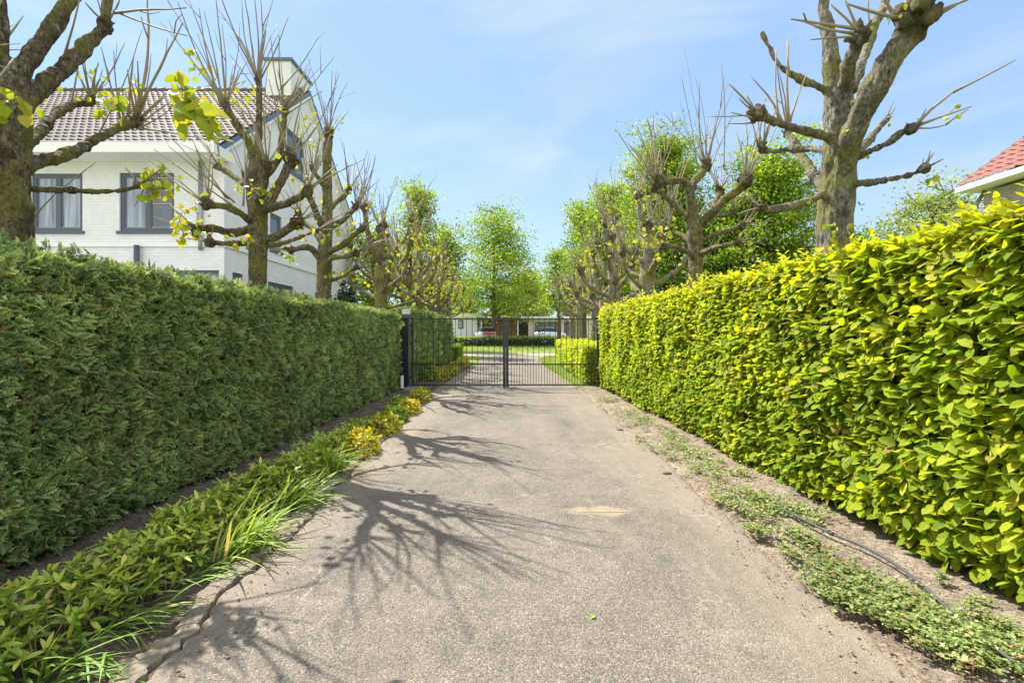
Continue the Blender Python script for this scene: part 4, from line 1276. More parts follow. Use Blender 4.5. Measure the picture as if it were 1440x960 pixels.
# strap-leaved clumps
LILY = 'strap-leaved clumps along the edge of the drive'
for px, py, n, L, lean, lab in [(88, 950, 60, .42, (.65, -.1), 'dark strap-leaved clump at the bottom left corner of the bed'),
                                (186, 872, 55, .40, (1.0, .1), 'flattened strap-leaved clump lying over the bed edge, second from the front'),
                                (286, 806, 40, .34, (.9, .2), 'small drooping strap-leaved clump between two larger ones'),
                                (345, 772, 110, .46, (.55, .25), 'large bright strap-leaved clump nearest the wide tree shadow'),
                                (415, 708, 110, .46, (.7, .1), 'broad strap-leaved clump spilling right onto the drive'),
                                (462, 664, 130, .5, (.35, .05), 'tall strap-leaved clump at the far end, beside the golden shrubs')]:
    gxy = ground_at(px, py)
    t0 = np.array([gxy[0] - .06, gxy[1], -.03])
    mb = MB()
    P = t0 + np.stack([rng.normal(0, .07, n), rng.normal(0, .10, n), np.zeros(n)], 1)
    az = rng.uniform(0, 6.28, n)
    A = np.stack([np.cos(az) * .45 + lean[0], np.sin(az) * .45 + lean[1], rng.uniform(.6, 1.7, n)], 1)
    N = np.stack([-A[:, 0], -A[:, 1], np.full(n, 1.0)], 1) + rng.normal(0, .25, (n, 3))
    tone = rng.uniform(.2, .95, n) if py < 800 else rng.uniform(0, .5, n)
    tone = np.where(rng.uniform(0, 1, n) < .05, 1, tone)
    mb.scatter(T_BLADE, P, A, N, rng.uniform(.45, 1.1, n) * L * (.98 if 600 < py < 780 else .85), tone)
    o = mb.build('strap_leaf_clump', M['lily_leaf'], loc=t0)
    tag(o, lab, 'plant', LILY)

def mound(name, x, y, rx, ry, h, nl, size, mat, label, cat, group=None, tones=(.5, .22), tpl=T_SMALL):
    """low rounded shrub of small leaves on short stems"""
    t = thing(name, label, cat, (x, y, 0), group)
    mb, tw = MB(), MB()
    n = nl
    d = rand_dirs(n)
    d[:, 2] = np.abs(d[:, 2])
    rr = rng.uniform(.6, 1.0, n) ** .5 * (1 + .22 * fbm(d, 3, int(abs(x * 100)) + int(y * 10), 2))
    P = d * rr[:, None] * np.array([rx, ry, h])
    A = d * .6 + rand_dirs(n, (0, 0, .3), .8)
    mb.scatter(tpl, P, A, d + rand_dirs(n, (0, 0, .4), .7), rng.uniform(.6, 1.2, n) * size, np.clip(rng.normal(tones[0], tones[1], n), 0, 1))
    for k in range(26):
        q = P[rng.integers(0, n)]
        tw.tube([(q[0] * .1, q[1] * .1, -.03), (q[0] * .5, q[1] * .5, q[2] * .6), tuple(q * .95)], [.008, .006, .003], 4, .3)
    mb.build('foliage', M[mat], t)
    tw.build('stems', M['twig'], t)
    return t
GOLD = 'small shrubs edging the drive before the gate'
for px, py, rx, ry, h, mat, lab, tn in [(516, 636, .21, .32, .27, 'gold_leaf', 'golden yellow shrub beside the tallest strap-leaved clump', .62),
                                    (548, 607, .24, .42, .25, 'gold_leaf', 'golden shrub second along the drive edge, greener at its back', .5),
                                    (561, 592, .20, .35, .22, 'cover_leaf', 'low green shrub between the golden ones', .4),
                                    (580, 580, .22, .45, .24, 'gold_leaf', 'brightest yellow shrub halfway to the gate', .7),
                                    (566, 577, .20, .5, .26, 'cover_leaf', 'green shrub against the shaded soil behind the bright yellow one', .45),
                                    (597, 563, .20, .6, .26, 'gold_leaf', 'yellow shrub nearest the gate at the drive edge', .55)]:
    g2 = ground_at(px, py)
    mound('low_shrub', g2[0] - .08, g2[1], rx, ry, h, 620, .055, mat, lab, 'shrub', GOLD, (tn, .2))
mound('low_shrub', -2.25, 15.2, .24, .6, .36, 500, .075, 'gold_leaf', 'golden shrub just behind the left gate leaf', 'shrub', None, (.5, .2))
mound('low_shrub', -2.2, 17.2, .26, .8, .38, 500, .075, 'gold_leaf', 'second golden shrub behind the gate, along the left drive edge', 'shrub', None, (.6, .2))
mound('low_shrub', -2.2, 20.8, .35, .9, .45, 500, .085, 'gold_leaf', 'golden shrub farthest behind the gate, where the drive meets the road', 'shrub', None, (.65, .2))
mound('leafy_shrub', -2.55, 14.6, .2, .3, .75, 260, .11, 'pollard_leaf', 'bright green leafy sapling against the hedge behind the left gate leaf', 'shrub', None, (.15, .1))

# ------------------------------------------------------------------ right strip: weeds, hose, litter
mb = MB()
k5 = lambda x, y: (780 + x / 3.84, 530 + y / 3.84)
kw = lambda x, y: (1040 + x / 3, 640 + y / 3)
spots = [(*k5(*a), r, n) for *a, r, n in [(230, 110, .16, 10), (290, 130, .2, 12), (330, 190, .18, 14), (390, 200, .15, 8), (420, 270, .2, 16), (480, 235, .18, 14), (560, 295, .2, 14), (470, 350, .12, 14), (620, 335, .16, 10),
                                          (560, 400, .14, 12), (650, 385, .18, 22), (620, 440, .12, 12), (790, 440, .1, 10), (860, 470, .12, 16), (775, 515, .07, 10), (880, 560, .1, 12), (1010, 545, .12, 22), (900, 610, .09, 14), (870, 680, .08, 16),
                                          (960, 700, .10, 24), (1060, 660, .12, 30), (1130, 700, .13, 34), (1050, 760, .1, 24), (1080, 860, .06, 14)]]
spots += [(*kw(*a), r, n) for *a, r, n in [(60, 190, .10, 26), (120, 250, .11, 30), (60, 330, .06, 12), (250, 240, .10, 26), (310, 290, .10, 22), (230, 360, .10, 28), (290, 400, .09, 26), (200, 430, .07, 14), (380, 500, .11, 44), (310, 560, .07, 24),
                                           (470, 560, .12, 56), (420, 620, .08, 30), (560, 600, .12, 60), (640, 640, .12, 60), (560, 690, .08, 34), (700, 700, .12, 60), (780, 650, .09, 26), (820, 740, .11, 56), (740, 790, .07, 30), (900, 800, .11, 54), (860, 850, .06, 24), (1000, 830, .10, 46), (960, 880, .07, 26),
                                           (1060, 740, .08, 18), (1100, 860, .10, 36), (1170, 880, .10, 34), (1010, 660, .03, 6), (860, 560, .03, 6), (1150, 800, .06, 14)]]
wst = MB()
for px, py, r, n in spots:
    g2 = ground_at(px, py)
    for k in range(int(n * 1.5)):
        q = rng.normal(0, 1, 2) * r * .62
        c = np.array([g2[0] + q[0], g2[1] + q[1] * 1.3, rng.uniform(.0, .02)])
        c[2] += .028
        h = rng.uniform(.008, .055)
        m = int(rng.integers(5, 10))
        a = rng.uniform(0, 6.28) + np.arange(m) * 2.4
        el = rng.uniform(-.1, .8, m)
        A = np.stack([np.cos(a) * np.cos(el), np.sin(a) * np.cos(el), np.sin(el)], 1)
        N = np.stack([-np.cos(a) * np.sin(el), -np.sin(a) * np.sin(el), np.cos(el)], 1) + rng.normal(0, .25, (m, 3))
        P = c + np.stack([rng.normal(0, .012, m), rng.normal(0, .012, m), rng.uniform(0, 1, m) * h], 1)
        tone = np.clip(rng.normal(.5, .24, m), 0, 1)
        if rng.uniform() < .03:
            tone[:] = .98
        mb.scatter(T_WEED, P, A, N, rng.uniform(.014, .030, m), tone)
        wst.tube([c - np.array([0, 0, .03]), c + np.array([0, 0, h * .7])], .001, 3, .5)
yy = rng.uniform(1.7, 11, 1500)
xx = drive_right(yy) + .30 + rng.normal(0, .15, 1500)
kp = (fbm(np.stack([xx, yy, xx * 0], 1), 1.6, 33, 2) + .45 * fbm(np.stack([xx, yy, xx * 0], 1), 5, 35, 2)) > .16
for x_, y_ in zip(xx[kp], yy[kp]):
    c = np.array([x_, y_, rng.uniform(.022, .042)])
    m = int(rng.integers(4, 9))
    a = rng.uniform(0, 6.28) + np.arange(m) * 2.4
    el = rng.uniform(-.1, .8, m)
    A = np.stack([np.cos(a) * np.cos(el), np.sin(a) * np.cos(el), np.sin(el)], 1)
    N = np.stack([-np.cos(a) * np.sin(el), -np.sin(a) * np.sin(el), np.cos(el)], 1) + rng.normal(0, .25, (m, 3))
    P = c + np.stack([rng.normal(0, .014, m), rng.normal(0, .014, m), rng.uniform(0, 1, m) * .04], 1)
    mb.scatter(T_WEED, P, A, N, rng.uniform(.014, .030, m), np.clip(rng.normal(.5, .25, m), 0, 1))
t = thing('weeds', 'patchy low green weeds growing on the bare soil beside the drive', 'weeds', (2, 4, 0), kind='stuff')
for o in (mb.build('leaves', M['weed_leaf'], t), wst.build('stems', M['twig'], t)):
    o.location = (-2, -4, 0)

hp = []
for px, py in [(1085, 716), (1110, 733), (1168, 762), (1215, 782), (1272, 815), (1330, 868), (1385, 915), (1445, 962)]:
    g2 = ground_at(px, py)
    hp.append((g2[0] + rng.uniform(-.01, .01), g2[1], .062))
hp = smooth_path(hp + [(2.05, .5, .05), (2.1, -1, .05)], 140)
hp[:, 2] += fbm(hp, 2.2, 31, 2) * .012
t = thing('drip_hose', 'thin dark grey irrigation hose running through the weeds beside the hedge', 'hose', tuple(hp[30]))
MB().tube(hp - hp[30], .0085, 10).build('pipe', M['hose'], t, smooth=True)
g2 = ground_at(1168, 762)
j = np.argmin(np.linalg.norm(hp[:, :2] - g2, axis=1))
MB().tube(hp[j - 1:j + 2] - hp[30], .0125, 10).build('coupling', M['gate_paint'], t, smooth=True)

# two stones on the strip
for px, py, s, lab in [(938, 666, .034, 'small dark stone lying at the right edge of the drive'), (872, 605, .036, 'flat dark stone farther up the right edge of the drive')]:
    g2 = ground_at(px, py)
    m = MB()
    m.sphere((0, 0, 0), s, 14, 10, (1.2, .7, .45))
    V = m.v[0]
    m.v[0] = V * (1 + .25 * vnoise(V, 22, 7))[:, None]
    o = m.build('stone', M['stone'], smooth=True)
    o.location = (g2[0], g2[1], .006)
    tag(o, lab, 'stone')

# dry bits on the soil and drive
n = 5200
y = .8 + 12 * rng.uniform(0, 1, n) ** 1.6
x = np.where(rng.uniform(0, 1, n) < .8, drive_right(y) - .25 + rng.uniform(0, 1, n) ** .8 * 1.0, drive_left(y) - .3 + .6 * rng.uniform(0, 1, n))
o = MB().scatter(T_QUAD, np.stack([x, y, np.where(x > 0, np.interp(x - drive_right(y), [-.3, .0, .15, .8], [.006, .010, .028, .06]), .008)], 1), rand_dirs(n, spread=1) * [1, 1, .25], rand_dirs(n, (0, 0, 2), .6), rng.uniform(.006, .024, n), rng.uniform(0, 1, n)).build('litter', M['litter'])
tag(o, 'dry leaf bits and crumbs scattered on the soil edges of the drive', 'litter', kind='stuff')
n = 1500
y = .9 + 9 * rng.uniform(0, 1, n) ** 1.7
x = rng.uniform(-1.5, 1.6, n)
P = np.stack([x, y, np.full(n, .008)], 1)
o = MB().scatter(T_QUAD, P, rand_dirs(n) * [1, 1, .2], rand_dirs(n, (0, 0, 2), .5), rng.uniform(.004, .012, n), rng.uniform(.3, 1, n)).build('grit', M['litter'])
tag(o, 'loose grit and tiny crumbs on the drive surface', 'grit', kind='stuff')
LV = 'single fallen leaves on the drive'
fl = None
for px, py, lab in [(378, 778, 'fallen yellow leaf on the drive edge near the large strap-leaved clump'), (836, 866, 'tiny fallen green leaf on the drive in the lower middle'), (366, 792, 'fallen yellow leaf on the bed edge, beside another leaf')]:
    g2 = ground_at(px, py)
    tpl = T_BROAD[2]
    o = MB().scatter([tpl], np.zeros((1, 3)), np.array([[rng.normal(), rng.normal(), .1]]), np.array([[.1, -.1, 1]]), .03, .4).build('fallen_leaf', M['pollard_leaf'])
    o.location = (g2[0], g2[1], .009)
    tag(o, lab, 'leaf', LV)

# ------------------------------------------------------------------ pantile roof
def pantiles(o_, u, v, lu, lv, tw_=.25, tl=.38, amp=.026, su=7):
    """o_: corner, u along the eave, v up the slope (unit vectors)"""
    o_, u, v = (np.asarray(q, float) for q in (o_, u, v))
    n = np.cross(u, v)
    if n[2] < 0:
        n = -n
    mb = MB()
    nu = int(lu / tw_ * su)
    us = np.linspace(0, lu, nu + 1)
    ph = us / tw_ * 2 * np.pi
    prof = amp * (np.cos(ph) * .6 + .4 * np.cos(ph * 2 + 1.0)) 
    rows = int(math.ceil(lv / tl))
    for r in range(rows):
        v0, v1 = r * tl, min(lv, (r + 1) * tl + .05)
        sag = rng.normal(0, .003)
        V = []
        for vv, lift in ((v0, .034), (v0, .052), (v0 + .02, .056), (v1, .02)):
            V.append(o_ + np.outer(us, u) + vv * v + np.outer(prof + lift + sag, n))
        V = np.concatenate(V)
        k = nu + 1
        i = np.arange(nu)
        F = np.concatenate([np.stack([a * k + i, a * k + i + 1, (a + 1) * k + i + 1, (a + 1) * k + i], 1) for a in range(3)])
        mb.add(V, F)
    return mb

# ------------------------------------------------------------------ white house
HX, HYF, HYB, HXL = -9.15, 15.3, 27.6, -25.0      # right wall, front wall, back wall, left end
hz = lambda py: CAM_H + (HY - py) / F_PX * HYF
hx = lambda px: (px - CX) / F_PX * HYF
house = thing('white_house', 'white painted brick house with dark tiled roof behind the conifer hedge', 'house', (HX, HYF, 0))
HO = np.array([HX, HYF, 0])
def hp_(mb, name, mat, parent=None, smooth=False):
    o = mb.build(name, M[mat], parent or house, smooth=smooth)
    if parent is None or parent is house:
        o.location = -HO
    return o
RY, RZ, EZ = 21.45, 12.0, 7.35
# walls with openings: built from strips round each window
def wall_with_holes(mb, axis, const, thick, a0, a1, z0, z1, holes):
    """axis 'x': wall runs along x at y = const (thickness to +y); axis 'y': wall runs along y at x = const (thickness to -x)"""
    A = sorted({a0, a1, *[h[0] for h in holes], *[h[1] for h in holes]})
    Z = sorted({z0, z1, *[h[2] for h in holes], *[h[3] for h in holes]})
    for i in range(len(A) - 1):
        for j in range(len(Z) - 1):
            ca, cz = (A[i] + A[i + 1]) / 2, (Z[j] + Z[j + 1]) / 2
            if any(h[0] < ca < h[1] and h[2] < cz < h[3] for h in holes):
                continue
            if axis == 'x':
                mb.box(A[i], A[i + 1], const, const + thick, Z[j], Z[j + 1])
            else:
                mb.box(const - thick, const, A[i], A[i + 1], Z[j], Z[j + 1])
sy = lambda px: HX * F_PX / (px - CX)             # depth along the side wall of a pixel column
sz = lambda px, py: CAM_H + (HY - py) / F_PX * sy(px)
front_holes = [(hx(44), hx(116), hz(325), hz(244)), (hx(168), hx(245), hz(325), hz(243)), (hx(-190), hx(-100), hz(325), hz(243)), (hx(250), hx(308), .9, hz(380)), (hx(40), hx(150), .9, hz(380))]
s1 = (sy(380), sy(392) + .25, sz(386, 352), sz(386, 301))
s2 = (sy(404), sy(428), sz(416, 246), sz(416, 190))
s3 = (HYF + .45, sy(342), .9, hz(380))
s4 = (sy(377), sy(413), .9, hz(380) - .05)
s5 = (sy(443), sy(468), .9, hz(380) - .05)
side_holes = [s1, s3, s4, s5]
w = MB()
wall_with_holes(w, 'x', HYF, .3, HXL, HX, -.1, EZ, front_holes)
wall_with_holes(w, 'y', HX, .3, HYF + .3, HYB, -.1, EZ, side_holes)
w.box(HXL, HX, HYB - .3, HYB - .001, -.1, EZ)
hp_(w, 'wall', 'white_brick')
# gable with the attic window hole: strips under the slopes
gm = MB()
slope = (RZ - EZ) / (RY - HYF)
def gtop(y):
    return EZ + slope * (min(y, 2 * RY - y) - HYF)
ys = sorted(set([HYF, s2[0], s2[1], RY, 2 * RY - HYF] + list(np.linspace(HYF, HYB, 6))))
for a, b in zip(ys[:-1], ys[1:]):
    if b - a < 1e-3:
        continue
    m_ = (a + b) / 2
    if s2[0] < m_ < s2[1]:
        gm.prism([(a, EZ), (b, EZ), (b, s2[2]), (a, s2[2])], 'x', HX - .3, HX - .001)
        gm.prism([(a, s2[3]), (b, s2[3]), (b, max(s2[3] + .01, gtop(b))), (a, max(s2[3] + .01, gtop(a)))], 'x', HX - .3, HX - .001)
    else:
        gm.prism([(a, EZ), (b, EZ), (b, gtop(b)), (a, gtop(a))], 'x', HX - .3, HX - .001)
hp_(gm, 'gable', 'white_brick')
# roof
su_ = math.hypot(RY - HYF + .6, slope * (RY - HYF + .6))
vf = np.array([0, RY - HYF + .6, slope * (RY - HYF + .6)])
vf /= np.linalg.norm(vf)
eave = np.array([HXL, HYF - .6, EZ - slope * .6 + .16])
rf = hp_(pantiles(eave, (1, 0, 0), vf, HX + .12 - HXL, su_), 'roof', 'roof_tile', smooth=True)
vb = vf * [1, -1, 1]
rb = hp_(pantiles(np.array([HXL, 2 * RY - HYF + .6, EZ - slope * .6 + .16]), (1, 0, 0), vb, HX + .12 - HXL, su_), 'roof', 'roof_tile', smooth=True)
m = MB()
for k in range(int((HX + .1 - HXL) / .4)):
    x0 = HXL + k * .4
    m.tube([(x0, RY, RZ + .17), (x0 + .42, RY, RZ + .185)], [.13, .14], 10)
ro = m.build('ridge_tile', M['roof_tile'], rf, smooth=True)
# verge boards along the gable
for d in (-1, 1):
    m = MB()
    y_e, z_e = RY + d * (RY - HYF + .62), EZ - slope * .62
    m.prism([(RY, RZ - .02), (y_e, z_e - .02), (y_e, z_e + .17), (RY, RZ + .17)], 'x', HX + .10, HX + .15)
    hp_(m, 'verge_board', 'lead')
    m = MB()
    m.prism([(RY, RZ - .14), (y_e, z_e - .14), (y_e, z_e - .025), (RY, RZ - .025)], 'x', HX + .003, HX + .13)
    hp_(m, 'barge_soffit', 'white_paint')
# box gutter on the front: white fascia + soffit, side returns
g1, g0 = CAM_H + (HY - 200) / F_PX * (HYF - .85), CAM_H + (HY - 214) / F_PX * (HYF - .85)
m = MB()
m.box(HXL, HX + .16, HYF - .80, HYF - .003, g0 + .01, g0 + .05)
hp_(m, 'soffit', 'white_paint')
m = MB()
m.box(HXL, HX + .20, HYF - .86, HYF - .80, g0, g1)
m.box(HX + .16, HX + .20, HYF - .80, HYF + .2, g0, g1)
hp_(m, 'gutter', 'white_paint')
# chimney
def chimney(p0, p1, ptop, yc, dd):
    x0, x1 = far_x(p0, yc), far_x(p1, yc)
    z1 = CAM_H + (HY - ptop) / F_PX * yc
    c = MB()
    c.box(x0, x1, yc, yc + dd, RZ - 1.2, z1)
    o = hp_(c, 'chimney', 'white_brick')
    q = MB()
    q.box(x0 - .08, x1 + .08, yc - .08, yc + dd + .08, z1, z1 + .12)
    q.build('chimney_cap', M['lead'], o)
far_x = lambda px, Y: (px - CX) / F_PX * Y
chimney(374, 409, 86, 20.6, 2.0)
chimney(-16, 38, 112, 20.8, 2.0)
# white ledge and string course
m = MB()
m.box(HXL, HX + .05, HYF - .05, HYF - .004, hz(347), hz(341))
m.box(HX + .004, HX + .05, HYF - .004, HYB, hz(347), hz(341))
hp_(m, 'ledge', 'white_paint')

def window(axis, h, mull=1, trans=None, pane='glass', sill=True, panes=None):
    a0, a1, z0, z1 = h
    f = .12
    def bx(mb, a, b, c, d, o0, o1):
        if axis == 'x':
            mb.box(a, b, HYF + o0, HYF + o1, c, d)
        else:
            mb.box(HX - o1, HX - o0, a, b, c, d)
    m = MB()
    bx(m, a0 + .002, a1 - .002, z1 - f, z1 - .002, .05, .14)
    bx(m, a0 + .002, a1 - .002, z0 + .002, z0 + f, .05, .14)
    bx(m, a0 + .002, a0 + f, z0 + f, z1 - f, .05, .14)
    bx(m, a1 - f, a1 - .002, z0 + f, z1 - f, .05, .14)
    edges = [a0 + f]
    for k in range(mull):
        c = a0 + (a1 - a0) * (k + 1) / (mull + 1)
        bx(m, c - .085, c + .085, z0 + f, z1 - f, .05, .14)
        edges += [c - .085, c + .085]
    edges.append(a1 - f)
    wo = hp_(m, 'window', 'frame_grey')
    for k in range(mull + 1):
        e0, e1 = edges[2 * k], edges[2 * k + 1]
        p = MB()
        bx(p, e0, e1, z0 + f, z1 - f, .10, .11)
        p.build('pane', M[(panes or [pane] * 9)[k]], wo)
        m2 = MB()       # thin pale sash line round each pane
        for q in ((e0, e0 + .022, z0 + f, z1 - f), (e1 - .022, e1, z0 + f, z1 - f), (e0 + .022, e1 - .022, z0 + f, z0 + f + .03), (e0 + .022, e1 - .022, z1 - f - .022, z1 - f)):
            bx(m2, *q, .078, .099)
        if trans and k in trans:
            zc = z0 + (z1 - z0) * .48
            bx(m2, e0 + .022, e1 - .022, zc - .015, zc + .015, .078, .099)
        m2.build('sash', M['zinc'], wo)
    if sill:
        s = MB()
        bx(s, a0 - .07, a1 + .07, z0 - .09, z0 - .002, -.05, .14 - .1)
        s.build('sill', M['frame_grey'], wo)
window('x', front_holes[0], panes=['curtain', 'curtain'])
window('x', front_holes[1], trans=[1], panes=['curtain', 'glass'])
window('x', front_holes[2])
window('x', front_holes[3], panes=['curtain', 'curtain'])
window('x', front_holes[4])
window('y', s1, 0)
window('y', s2, 1)
window('y', s3, 0, pane='curtain')
window('y', s4, 1, pane='curtain')
window('y', s5, 1)
# downpipes
m = MB()
xd = hx(284)
m.tube([(xd, HYF - .08, g0), (xd, HYF - .08, hz(347) + .2), (xd, HYF - .08, hz(352))], .06, 10)
hp_(m, 'downpipe', 'zinc', smooth=True)
m = MB()
m.tube([(hx(197), HYF - .14, hz(346)), (hx(197), HYF - .14, 0)], .08, 10)
hp_(m, 'downpipe', 'frame_grey', smooth=True)

# ------------------------------------------------------------------ brick house at the right
bh = thing('brick_house', 'tan brick house corner with red clay roof and white gutter, at the right edge', 'house', (11.5, 12, 0))
BO = np.array([11.5, 12, 0])
EX, EY, EZ2 = 11.05, 12.1, 4.95
def bp(mb, name, mat, smooth=False):
    o = mb.build(name, M[mat], bh, smooth=smooth)
    o.location = -BO
    return o
m = MB()
m.box(EX + .38, EX + 8, -4, EY - .35, -.1, EZ2 - .1)
bp(m, 'wall', 'tan_brick')
m = MB()
m.box(EX, EX + .05, -4.2, EY, EZ2 - .02, EZ2 + .10)
m.box(EX + .05, EX + 8, EY - .05, EY, EZ2 - .02, EZ2 + .10)
bp(m, 'gutter', 'white_paint')
m = MB()
m.box(EX + .05, EX + 8, -4.2, EY - .05, EZ2 - .04, EZ2)
bp(m, 'soffit', 'white_paint')
sl_ = math.radians(36)
vv = np.array([math.cos(sl_), 0, math.sin(sl_)])
bp(pantiles((EX + .06, EY - .02, EZ2 + .12), (0, -1, 0), vv, 16, 5.2, .24, .34, .03), 'roof', 'red_tile', smooth=True)
m = MB()
m.prism([(EX + .4, EZ2 + .01), (EX + 8, EZ2 + .01), (EX + 4.2, EZ2 + .08 + 3.9 * math.tan(sl_) - .1)], 'y', EY - .65, EY - .36)
bp(m, 'gable', 'tan_brick')
m = MB()
m.tube([(EX + .52, EY - .24, EZ2 - .05), (EX + .36 - .06, EY - .24, EZ2 - .35), (EX + .3, EY - .24, 0)], .045, 10)
bp(m, 'downpipe', 'zinc', smooth=True)

# ------------------------------------------------------------------ across the road: garages, cars, shrubs
def far(px, Y):
    return (px - CX) / F_PX * Y
def farz(py, Y):
    return CAM_H - (py - HY) / F_PX * Y
GA = 60.0
t = thing('white_garage_block', 'flat-roofed white outbuilding with one dark-framed window, left across the road', 'building', (far(655, GA), GA, 0))
O = np.array(t.location)
def part(mb, name, mat, smooth=False, par=None):
    o = mb.build(name, M[mat], par or t, smooth=smooth)
    if par is None:
        o.location = -O
    return o
m = MB(); m.box(far(600, GA), far(671, GA), GA, GA + 7, 0, farz(446, GA)); part(m, 'wall', 'pale_render')
m = MB(); m.box(far(598, GA), far(677, GA), GA - .3, GA + 7.2, farz(446, GA), farz(441, GA)); part(m, 'roof', 'white_paint')
m = MB(); m.box(far(644.5, GA), far(651.5, GA), GA - .08, GA - .004, farz(462, GA), farz(450, GA)); wo = part(m, 'window', 'dark_fascia')
m = MB(); m.box(far(645.8, GA), far(650.2, GA), GA - .10, GA - .084, farz(461, GA), farz(451.3, GA)); m.build('pane', M['curtain'], wo)
m = MB(); m.tube([(far(668, GA), GA + 1, farz(441, GA)), (far(668, GA), GA + 1, farz(437, GA))], .2, 10); part(m, 'flue', 'dark_fascia')

t = thing('carport', 'low carport with brown timber back wall and dark roof edge, between the garages', 'carport', (far(705, GA), GA + 1, 0))
O = np.array(t.location)
m = MB()
for k in range(26):
    a = far(676, GA + 1) + k * (far(727, GA + 1) - far(676, GA + 1)) / 26
    b = far(676, GA + 1) + (k + 1) * (far(727, GA + 1) - far(676, GA + 1)) / 26
    m.box(a + .008, b - .008, GA + 1 + .01 * (k % 2), GA + 1.15, 0, farz(450, GA + 1))
part(m, 'timber_wall', 'wood')
m = MB(); m.box(far(671, GA) + .35, far(735, GA), GA - .4, GA + 7, farz(450.5, GA), farz(446.8, GA)); part(m, 'roof', 'dark_fascia')
for px in (677, 728.5):
    m = MB(); m.box(far(px, GA) - .06, far(px, GA) + .06, GA - .2, GA - .08, 0, farz(450.5, GA)); part(m, 'post', 'white_paint')
m = MB(); m.box(far(729, GA + 2.5), far(742, GA + 2.5), GA + 2.5, GA + 2.7, 0, farz(452, GA)); part(m, 'back_panel', 'garage_door')

t = thing('cream_garage', 'cream garage with white flat roof and two grey doors, right across the road', 'garage', (far(780, GA), GA, 0))
O = np.array(t.location)
dx = [(far(752, GA), far(784, GA)), (far(793, GA), far(822, GA))]
m = MB()
xs = [far(743, GA), dx[0][0], dx[0][1], dx[1][0], dx[1][1], far(829, GA)]
for i in (0, 2, 4):
    m.box(xs[i], xs[i + 1], GA, GA + 7, 0, farz(449, GA))
for i in (1, 3):
    m.box(xs[i], xs[i + 1], GA, GA + 7, farz(452.5, GA), farz(449, GA))
part(m, 'wall', 'cream_render')
m = MB(); m.box(far(733, GA), far(833, GA), GA - .7, GA + 7.3, farz(449, GA) + .003, farz(445, GA)); part(m, 'roof', 'white_paint')
for a, b in dx:
    m = MB()
    z1 = farz(452.5, GA)
    for k in range(5):
        m.box(a, b, GA + .15 + .004 * (k % 2), GA + .25, z1 * k / 5 + .01, z1 * (k + 1) / 5 - .01)
    part(m, 'door', 'garage_door')

def car(px, Y, label, paint, ry, tail=None):
    x = far(px, Y)
    t = thing('parked_car', label, 'car', (x, Y, .72), 'cars parked across the road')
    t.rotation_euler = (0, 0, ry)
    hw, hl = .88, 2.1
    # body: cross-sections along its length, tapered greenhouse
    secs = [(-2.1, .72, .45, .80), (-1.95, .84, .25, .95), (-1.2, .88, .2, .98), (0, .89, .2, .95), (1.2, .88, .2, .88), (1.9, .82, .25, .74), (2.1, .70, .42, .66)]
    V, F = [], []
    for yy, w_, zl_, zh in secs:
        for (sx, z) in ((-.9, zl_), (.9, zl_), (1, zl_ + .2), (1, zh - .12), (.93, zh), (-.93, zh), (-1, zh - .12), (-1, zl_ + .2)):
            V.append((w_ * sx, yy, z))
    for k in range(len(secs) - 1):
        for i in range(8):
            F.append((k * 8 + i, k * 8 + (i + 1) % 8, (k + 1) * 8 + (i + 1) % 8, (k + 1) * 8 + i))
    m = MB()
    m.add(V, [np.array(F), np.array([list(range(8))[::-1], list(range(48, 56))])])
    bo = m.build('body', M[paint], t)
    cab = [(-1.95, .70, .95), (-1.55, .62, 1.40), (-.9, .60, 1.47), (.1, .60, 1.45), (.95, .72, .93)]
    V, F = [], []
    for yy, w_, z in cab:
        V += [(-w_, yy, z), (w_, yy, z), (-.78, yy, .90), (.78, yy, .90)]
    for k in range(4):
        a, b = k * 4, k * 4 + 4
        F += [(a, a + 1, b + 1, b), (a + 2, a, b, b + 2), (a + 1, a + 3, b + 3, b + 1)]
    m = MB(); m.add(V, np.array(F)); m.build('windows', M['car_glass'], t)
    m = MB(); m.prism([(-.6, -1.5), (.6, -1.5), (.6, .1), (-.6, .1)], 'z', 1.455, 1.50); m.build('roof', M[paint], t)
    for sx in (-1, 1):
        for yy in (-1.3, 1.3):
            m = MB(); m.tube([(sx * .72, yy, .31), (sx * .91, yy, .31)], .31, 18); wh = m.build('wheel', M['tyre'], t)
            m = MB(); m.tube([(sx * .9, yy, .31), (sx * .925, yy, .31)], .19, 14); m.build('rim', M['rim'], wh)
        m = MB(); m.box(min(sx * .60, sx * .82), max(sx * .60, sx * .82), -2.09, -1.98, .68, .86); m.build('tail_light', M['tail'], t)
        m = MB(); m.box(min(sx * .9, sx * 1.06), max(sx * .9, sx * 1.06), .62, .74, .95, 1.08); m.build('mirror', M[paint], t)
    if tail:
        m = MB(); m.box(-.62, .62, -2.14, -2.02, .58, .92); m.build('boot_lid', M[tail], t)
    return t
car(681, 57.6, 'pale hatchback with red rear panel parked by the timber carport', 'car_silver', 0.35, 'car_red')
car(774, 57.8, 'white car parked before the grey garage doors', 'car_white', -.85)

